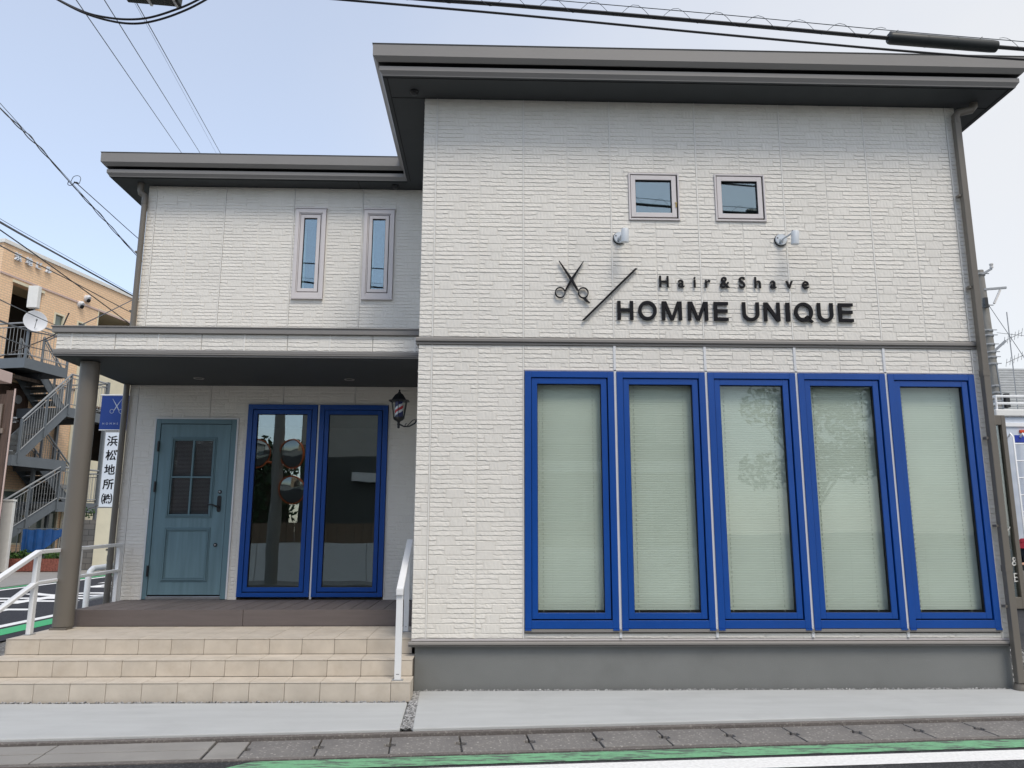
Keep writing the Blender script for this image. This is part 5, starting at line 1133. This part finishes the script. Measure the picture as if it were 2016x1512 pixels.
m = MB(); m.box(19.0, 31.0, 23.5, 31, 0, 5.2); m.build('wall', M['farwall'], hs)
m = MB(); m.face([(18.0, 22.6, 5.0), (32, 22.6, 5.0), (32, 27.2, 8.9), (18.0, 27.2, 8.9)]); m.face([(18.0, 31.8, 5.0), (32, 31.8, 5.0), (32, 27.2, 8.9), (18.0, 27.2, 8.9)]); m.build('roof', M['rooftile'], hs)
ntile = 26
for i in range(ntile):
    f0 = i / ntile; y0_, z0_ = 22.6 + 4.6 * f0, 5.0 + 3.9 * f0
    m = MB(); m.face([(18.0, y0_ - 0.02, z0_ + 0.07), (32, y0_ - 0.02, z0_ + 0.07), (32, y0_ + 0.19, z0_ + 0.175), (18.0, y0_ + 0.19, z0_ + 0.175)]); m.face([(18.0, y0_ - 0.02, z0_ + 0.07), (32, y0_ - 0.02, z0_ + 0.07), (32, y0_ - 0.02, z0_ + 0.01), (18.0, y0_ - 0.02, z0_ + 0.01)]); m.build('tile_course', M['rooftile'], hs)
at_ = thing('television_aerial', 'thin television aerial on the grey tiled roof', 'aerial', (22.6, 24.5, 7))
m = MB(); m.tube([(21.6, 22.2, 6.0), (21.62, 22.2, 10.2)], 0.02, 6)
for z, dx in ((9.1, 0.55), (8.2, 0.6)):
    m.tube([(21.6 - dx * 0.4, 22.2, z - 0.12), (21.6 + dx, 22.2, z + 0.25)], 0.014, 5)
    for k in range(6): t = k / 5; x = 21.6 - dx * 0.4 + dx * 1.4 * t; m.tube([(x - 0.1, 22.0, z - 0.12 + 0.37 * t + 0.12), (x + 0.1, 22.4, z - 0.12 + 0.37 * t - 0.12)], 0.008, 4)
m.build('aerial', M['grey'], at_)
# white box lorry with rear ladder
TY = 7.0
lo = thing('box_lorry', 'white box lorry with a tubular ladder and roof rails, cut by the right edge', 'lorry', (11.6, 8.5, 0))
m = MB(); m.box(10.42, 12.7, TY, TY + 4.2, 1.05, 3.62); m.build('box_body', M['truck'], lo, bevel=0.03)
m = MB(); m.box(10.36, 12.76, TY - 0.05, TY + 4.25, 3.621, 3.76); m.build('roof_edge', M['whitepaint'], lo, bevel=0.02)
m = MB(); m.box(10.5, 12.6, TY - 0.03, TY - 0.002, 3.42, 3.50); m.build('door_seal', M['white'], lo, bevel=0.008)
for z in (3.88, 4.02): m = MB(); m.tube([(10.40, TY + 0.6, z - 0.02), (10.42, TY, z), (12.7, TY, z), (12.7, TY + 4, z)], 0.025, 8); m.build('roof_rail', M['white'], lo, smooth=True)
for x in (10.42, 11.6, 12.6): m = MB(); m.tube([(x, TY, 3.76), (x, TY, 4.02)], 0.02, 8); m.build('rail_stanchion', M['white'], lo)
m = MB(); m.box(10.80, 10.97, TY - 0.04, TY - 0.001, 3.30, 3.36); m.build('marker_lamp', M['orange'], lo, bevel=0.01)
m = MB(); m.box(10.70, 10.89, TY - 0.006, TY - 0.001, 3.12, 3.26); m.build('blue_badge', M['truckblue'], lo)
m = MB(); m.box(10.91, 10.99, TY - 0.006, TY - 0.001, 3.13, 3.18); m.box(11.0, 11.1, TY - 0.006, TY - 0.001, 3.15, 3.18); m.build('badge_lettering', M['truckblue'], lo)
m = MB()
for x in (10.56, 10.80): m.tube([(x, TY - 0.02, 3.22), (x, TY - 0.10, 3.28), (x + 0.0, TY - 0.16, 3.20), (x, TY - 0.16, 1.0)], 0.018, 8)
for k in range(7): z = 1.15 + k * 0.32; m.tube([(10.56, TY - 0.16, z), (10.80, TY - 0.16, z)], 0.014, 6)
m.build('ladder', M['white'], lo, smooth=True)
m = MB(); m.box(11.14, 11.5, TY - 0.25, TY - 0.05, 2.55, 3.05); m.build('air_unit', M['whitepaint'], lo, bevel=0.05)
m = MB(); m.box(10.55, 12.6, TY + 0.1, TY + 4.1, 0.75, 1.04); m.build('chassis', M['iron'], lo)
for x in (10.75, 12.4):
    for y in (TY + 0.9, TY + 3.6): m = MB(); m.tube([(x - 0.13, y, 0.38), (x + 0.13, y, 0.38)], 0.42, 24); w = m.build('wheel', M['tyre'], lo, smooth=True); m = MB(); m.tube([(x - 0.14, y, 0.38), (x + 0.14, y, 0.38)], 0.2, 16); m.build('rim', M['grey'], w)
m = MB(); m.box(10.5, 12.65, TY - 0.08, TY + 0.1, 0.72, 0.95); m.build('bumper', M['iron'], lo, bevel=0.02)

# ---- person by the lorry
pr = thing('person', 'person in navy clothes with a red collar at the right edge, one hand raised', 'person', (8.54, 3.8, -0.045))
def skinned(name, pts, edges, material, parent, levels=2):
    me = bpy.data.meshes.new(name); me.from_pydata([p[:3] for p in pts], edges, []); o = link(name, me, parent); me.materials.append(material)
    sk = o.modifiers.new('skin', 'SKIN'); sk.use_smooth_shade = True; sv = me.skin_vertices[0].data
    for i, p in enumerate(pts): sv[i].radius = (p[3], p[4] if len(p) > 4 else p[3])
    sv[0].use_root = True; s_ = o.modifiers.new('sub', 'SUBSURF'); s_.levels = levels; s_.render_levels = levels; return o
# pelvis, waist, chest, neck base | arms | legs, standing, leaning slightly forward and facing left
body_pts = [(0, 0, 0.86, 0.14, 0.11), (0, 0, 1.0, 0.135, 0.105), (-0.03, 0, 1.16, 0.15, 0.11), (-0.06, 0, 1.27, 0.12, 0.09), (-0.02, 0, 1.36, 0.055), (0.04, 0, 1.42, 0.05),
            (-0.07, -0.17, 1.27, 0.062), (-0.12, -0.24, 1.05, 0.05), (-0.30, -0.26, 1.03, 0.04), (-0.07, 0.17, 1.27, 0.062), (-0.04, 0.24, 1.02, 0.05), (-0.18, 0.22, 0.84, 0.038),
            (0.0, -0.09, 0.78, 0.10), (-0.02, -0.10, 0.45, 0.07), (0.02, -0.10, 0.09, 0.05), (-0.12, -0.11, 0.045, 0.045, 0.04), (0.0, 0.09, 0.78, 0.10), (-0.03, 0.10, 0.45, 0.07), (0.01, 0.10, 0.09, 0.05), (-0.13, 0.11, 0.045, 0.045, 0.04)]
skinned('body', body_pts, [(0, 1), (1, 2), (2, 3), (3, 4), (4, 5), (3, 6), (6, 7), (7, 8), (3, 9), (9, 10), (10, 11), (0, 12), (12, 13), (13, 14), (14, 15), (0, 16), (16, 17), (17, 18), (18, 19)], M['navy'], pr)
m = MB(); m.lathe([(0.0, -0.125), (0.045, -0.115), (0.07, -0.06), (0.083, 0.0), (0.085, 0.05), (0.07, 0.10), (0.03, 0.125), (0.0, 0.128)], (8.60, 3.8, 1.50), 20); m.tube([(8.515, 3.8, 1.50), (8.500, 3.8, 1.475)], [0.012, 0.014], 8)
hd = m.build('head', M['skin'], pr, smooth=True)
m = MB(); m.lathe([(0.088, -0.02), (0.092, 0.05), (0.078, 0.108), (0.034, 0.138), (0.0, 0.140)], (8.615, 3.8, 1.50), 20); m.build('hair', M['hair'], hd, smooth=True)
m = MB(); m.lathe([(0.085, 0.0), (0.10, 0.02), (0.088, 0.06), (0.065, 0.08)], (8.54 - 0.085, 3.8, 1.26), 18); m.lathe([(0.155, -0.06), (0.11, 0.02), (0.085, 0.01)], (8.54 - 0.07, 3.8, 1.26), 18); m.build('collar', M['redcloth'], pr, smooth=True)
hp = [(-0.30, -0.26, 1.03, 0.030), (-0.36, -0.26, 1.03, 0.034, 0.018), (-0.40, -0.26, 1.03, 0.034, 0.016)]; he = [(0, 1), (1, 2)]
for k, (dy, L_) in enumerate(((-0.030, 0.055), (-0.011, 0.065), (0.009, 0.060), (0.028, 0.045))):
    b0 = len(hp); hp += [(-0.425, -0.26 + dy, 1.03, 0.009), (-0.425 - L_ * 0.5, -0.26 + dy, 1.025, 0.009), (-0.425 - L_ * 0.85, -0.26 + dy, 1.0, 0.008)]; he += [(2, b0), (b0, b0 + 1), (b0 + 1, b0 + 2)]
b0 = len(hp); hp += [(-0.37, -0.31, 1.035, 0.010), (-0.41, -0.325, 1.02, 0.009)]; he += [(1, b0), (b0, b0 + 1)]
skinned('hand', hp, he, M['skin'], pr, 1)

# ================================================================== ACROSS THE ROAD (seen only in the glass)
def acr(x): return -9.6 + ST * x                      # far kerb, parallel to the road
def slab_along(name, x0, x1, off, thick, z0, z1, material, parent=None):
    mb = MB(); y0, y1 = acr(x0) - off, acr(x1) - off; mb.prism([(x0, y0), (x1, y1), (x1, y1 - thick), (x0, y0 - thick)], z0, z1, 'XY'); return mb.build(name, material, parent)
tag(slab_along('opposite_pavement', -40, 40, -1.0, 30, -0.2, 0.0, M['cover_pale']), kind='structure')
ow = thing('opposite_wall', 'long low white wall across the road, mirrored in the windows', 'wall', (0, -10, 0))
for k in range(19): slab_along('panel', -14 + 1.6 * k, -14 + 1.6 * k + 1.585, 0.4, 0.15, 0.0, 1.05, M['whitepaint'], ow)
fe = thing('board_fence', 'brown board fence above the white wall, mirrored in the entrance windows', 'fence', (0, -10.2, 0))
for k in range(60):
    x = -12 + 0.25 * k; slab_along('board', x, x + 0.235, 0.62, 0.03, 0.0, 1.62, M['fence'], fe)
oh = thing('opposite_house', 'house across the road mirrored in the windows', 'house', (1, -13, 0))
m = MB(); m.box(-5.4, 6.0, -20, -12.6, 0, 3.7); m.build('wall', M['darkwall'], oh)
m = MB(); m.box(-5.4, 6.0, -20, -12.6, 3.701, 5.6); m.build('upper_wall', M['farwall'], oh)
m = MB(); m.prism([(-6.0, 5.6), (6.6, 5.6), (0.3, 7.6)], -20.6, -12.0); m.build('roof', M['rooftile'], oh)
for x, z in ((-2.6, 0.9), (0.2, 0.9), (3.0, 0.9), (-2.6, 3.6), (0.2, 3.6), (3.2, 3.6)):
    w = MB(); w.ring(x, x + 1.8, z, z + 1.5, 0.08, -12.62, -12.52); w = w.build('window', M['grey'], oh); p = MB(); p.box(x + 0.08, x + 1.72, -12.59, -12.56, z + 0.08, z + 1.42); p.build('pane', M['dimglass'], w)
m = MB(); m.box(-3.7, 6.1, -12.6, -12.2, 2.9, 3.2); m.build('balcony_band', M['whitepaint'], oh)
op = thing('street_pole', 'grey pole across the road mirrored in the left entrance window', 'utility pole', (-5.2, -9.2, 0))
m = MB(); m.tube([(-5.2, -9.2, 0), (-5.2, -9.2, 10)], [0.17, 0.12], 16); m.build('shaft', M['pole'], op, smooth=True)
cmir = thing('traffic_mirror', 'orange-rimmed traffic mirror across the road mirrored in the left entrance window', 'mirror', (-4.75, -9.1, 0))
m = MB(); m.tube([(-5.1, -9.2, 3.2), (-4.75, -9.08, 3.3), (-4.75, -9.08, 3.6)], 0.03, 10); m.tube([(-5.3, -9.2, 3.2), (-5.75, -9.08, 3.3)], 0.03, 10); m.tube([(-5.1, -9.2, 2.4), (-4.7, -9.08, 2.4)], 0.03, 10); m.build('bracket', M['mirrororange'], cmir, smooth=True)
for x, z, rz in ((-4.75, 3.45, -0.4), (-5.75, 3.45, 0.5), (-4.72, 2.5, -0.2)):
    n_ = Vector((math.sin(rz), 1.0, -0.15)).normalized(); q = n_.to_track_quat('Z', 'Y'); c_ = Vector((x, -9.0, z))
    m = MB(); m.lathe([(0.0, -0.05), (0.36, -0.02), (0.39, 0.0), (0.39, 0.05), (0.36, 0.05)], n=28); m.v = [tuple(c_ + q @ Vector(v)) for v in m.v]; m.build('mirror_shell', M['mirrororange'], cmir, smooth=True)
    m = MB(); m.lathe([(0.355, 0.03), (0.2, 0.07), (0.0, 0.08)], n=28); m.v = [tuple(c_ + q @ Vector(v)) for v in m.v]; m.build('mirror_face', M['mirror'], cmir, smooth=True)
def tree(x, y, h, cr, label, seed):
    t = thing('tree', label, 'tree', (x, y, 0)); r = random.Random(seed); m = MB(); m.tube([(x, y, 0), (x + 0.05, y, h * 0.35), (x - 0.05, y + 0.05, h * 0.6)], [0.14, 0.11, 0.07], 10)
    for k in range(7): a = k * 0.9; m.tube([(x, y, h * (0.35 + 0.03 * k)), (x + math.cos(a) * cr * 0.7, y + math.sin(a) * cr * 0.7, h * (0.6 + 0.04 * k))], [0.05, 0.015], 6)
    m.build('trunk', M['bark'], t, smooth=True); mb = MB()
    for k in range(14):
        a = r.uniform(0, 6.28); d_ = r.uniform(0, cr); q_ = leaves(220, (x + math.cos(a) * d_, y + math.sin(a) * d_, h * r.uniform(0.5, 0.95)), (cr * 0.45, cr * 0.45, cr * 0.38), 0.10, seed * 31 + k); o_ = len(mb.v); mb.v += q_.v; mb.f += [tuple(i + o_ for i in f) for f in q_.f]
    mb.build('crown', M['leaf2'], t)
tree(8.6, -11.5, 5.4, 1.5, 'broad leafy tree across the road mirrored in the right shop windows', 5)
tree(-6.6, -12.5, 4.2, 1.5, 'dark leafy tree across the road mirrored in the left entrance window', 6)
tree(-8.8, -12.8, 4.6, 1.6, 'farther dark leafy tree left of the mirrored pole across the road', 7)
hg = thing('hedge', 'tall dark hedge across the road mirrored in the left entrance window', 'hedge', (-8, -12, 0))
m = MB(); m.box(-11.5, -5.7, -12.6, -12.2, 0, 3.2); m.build('inner_growth', M['soil'], hg)
m = leaves(3000, (-8.6, -12.0, 1.9), (3.4, 0.6, 2.1), 0.11, 91); m.build('foliage', M['leaf2'], hg)
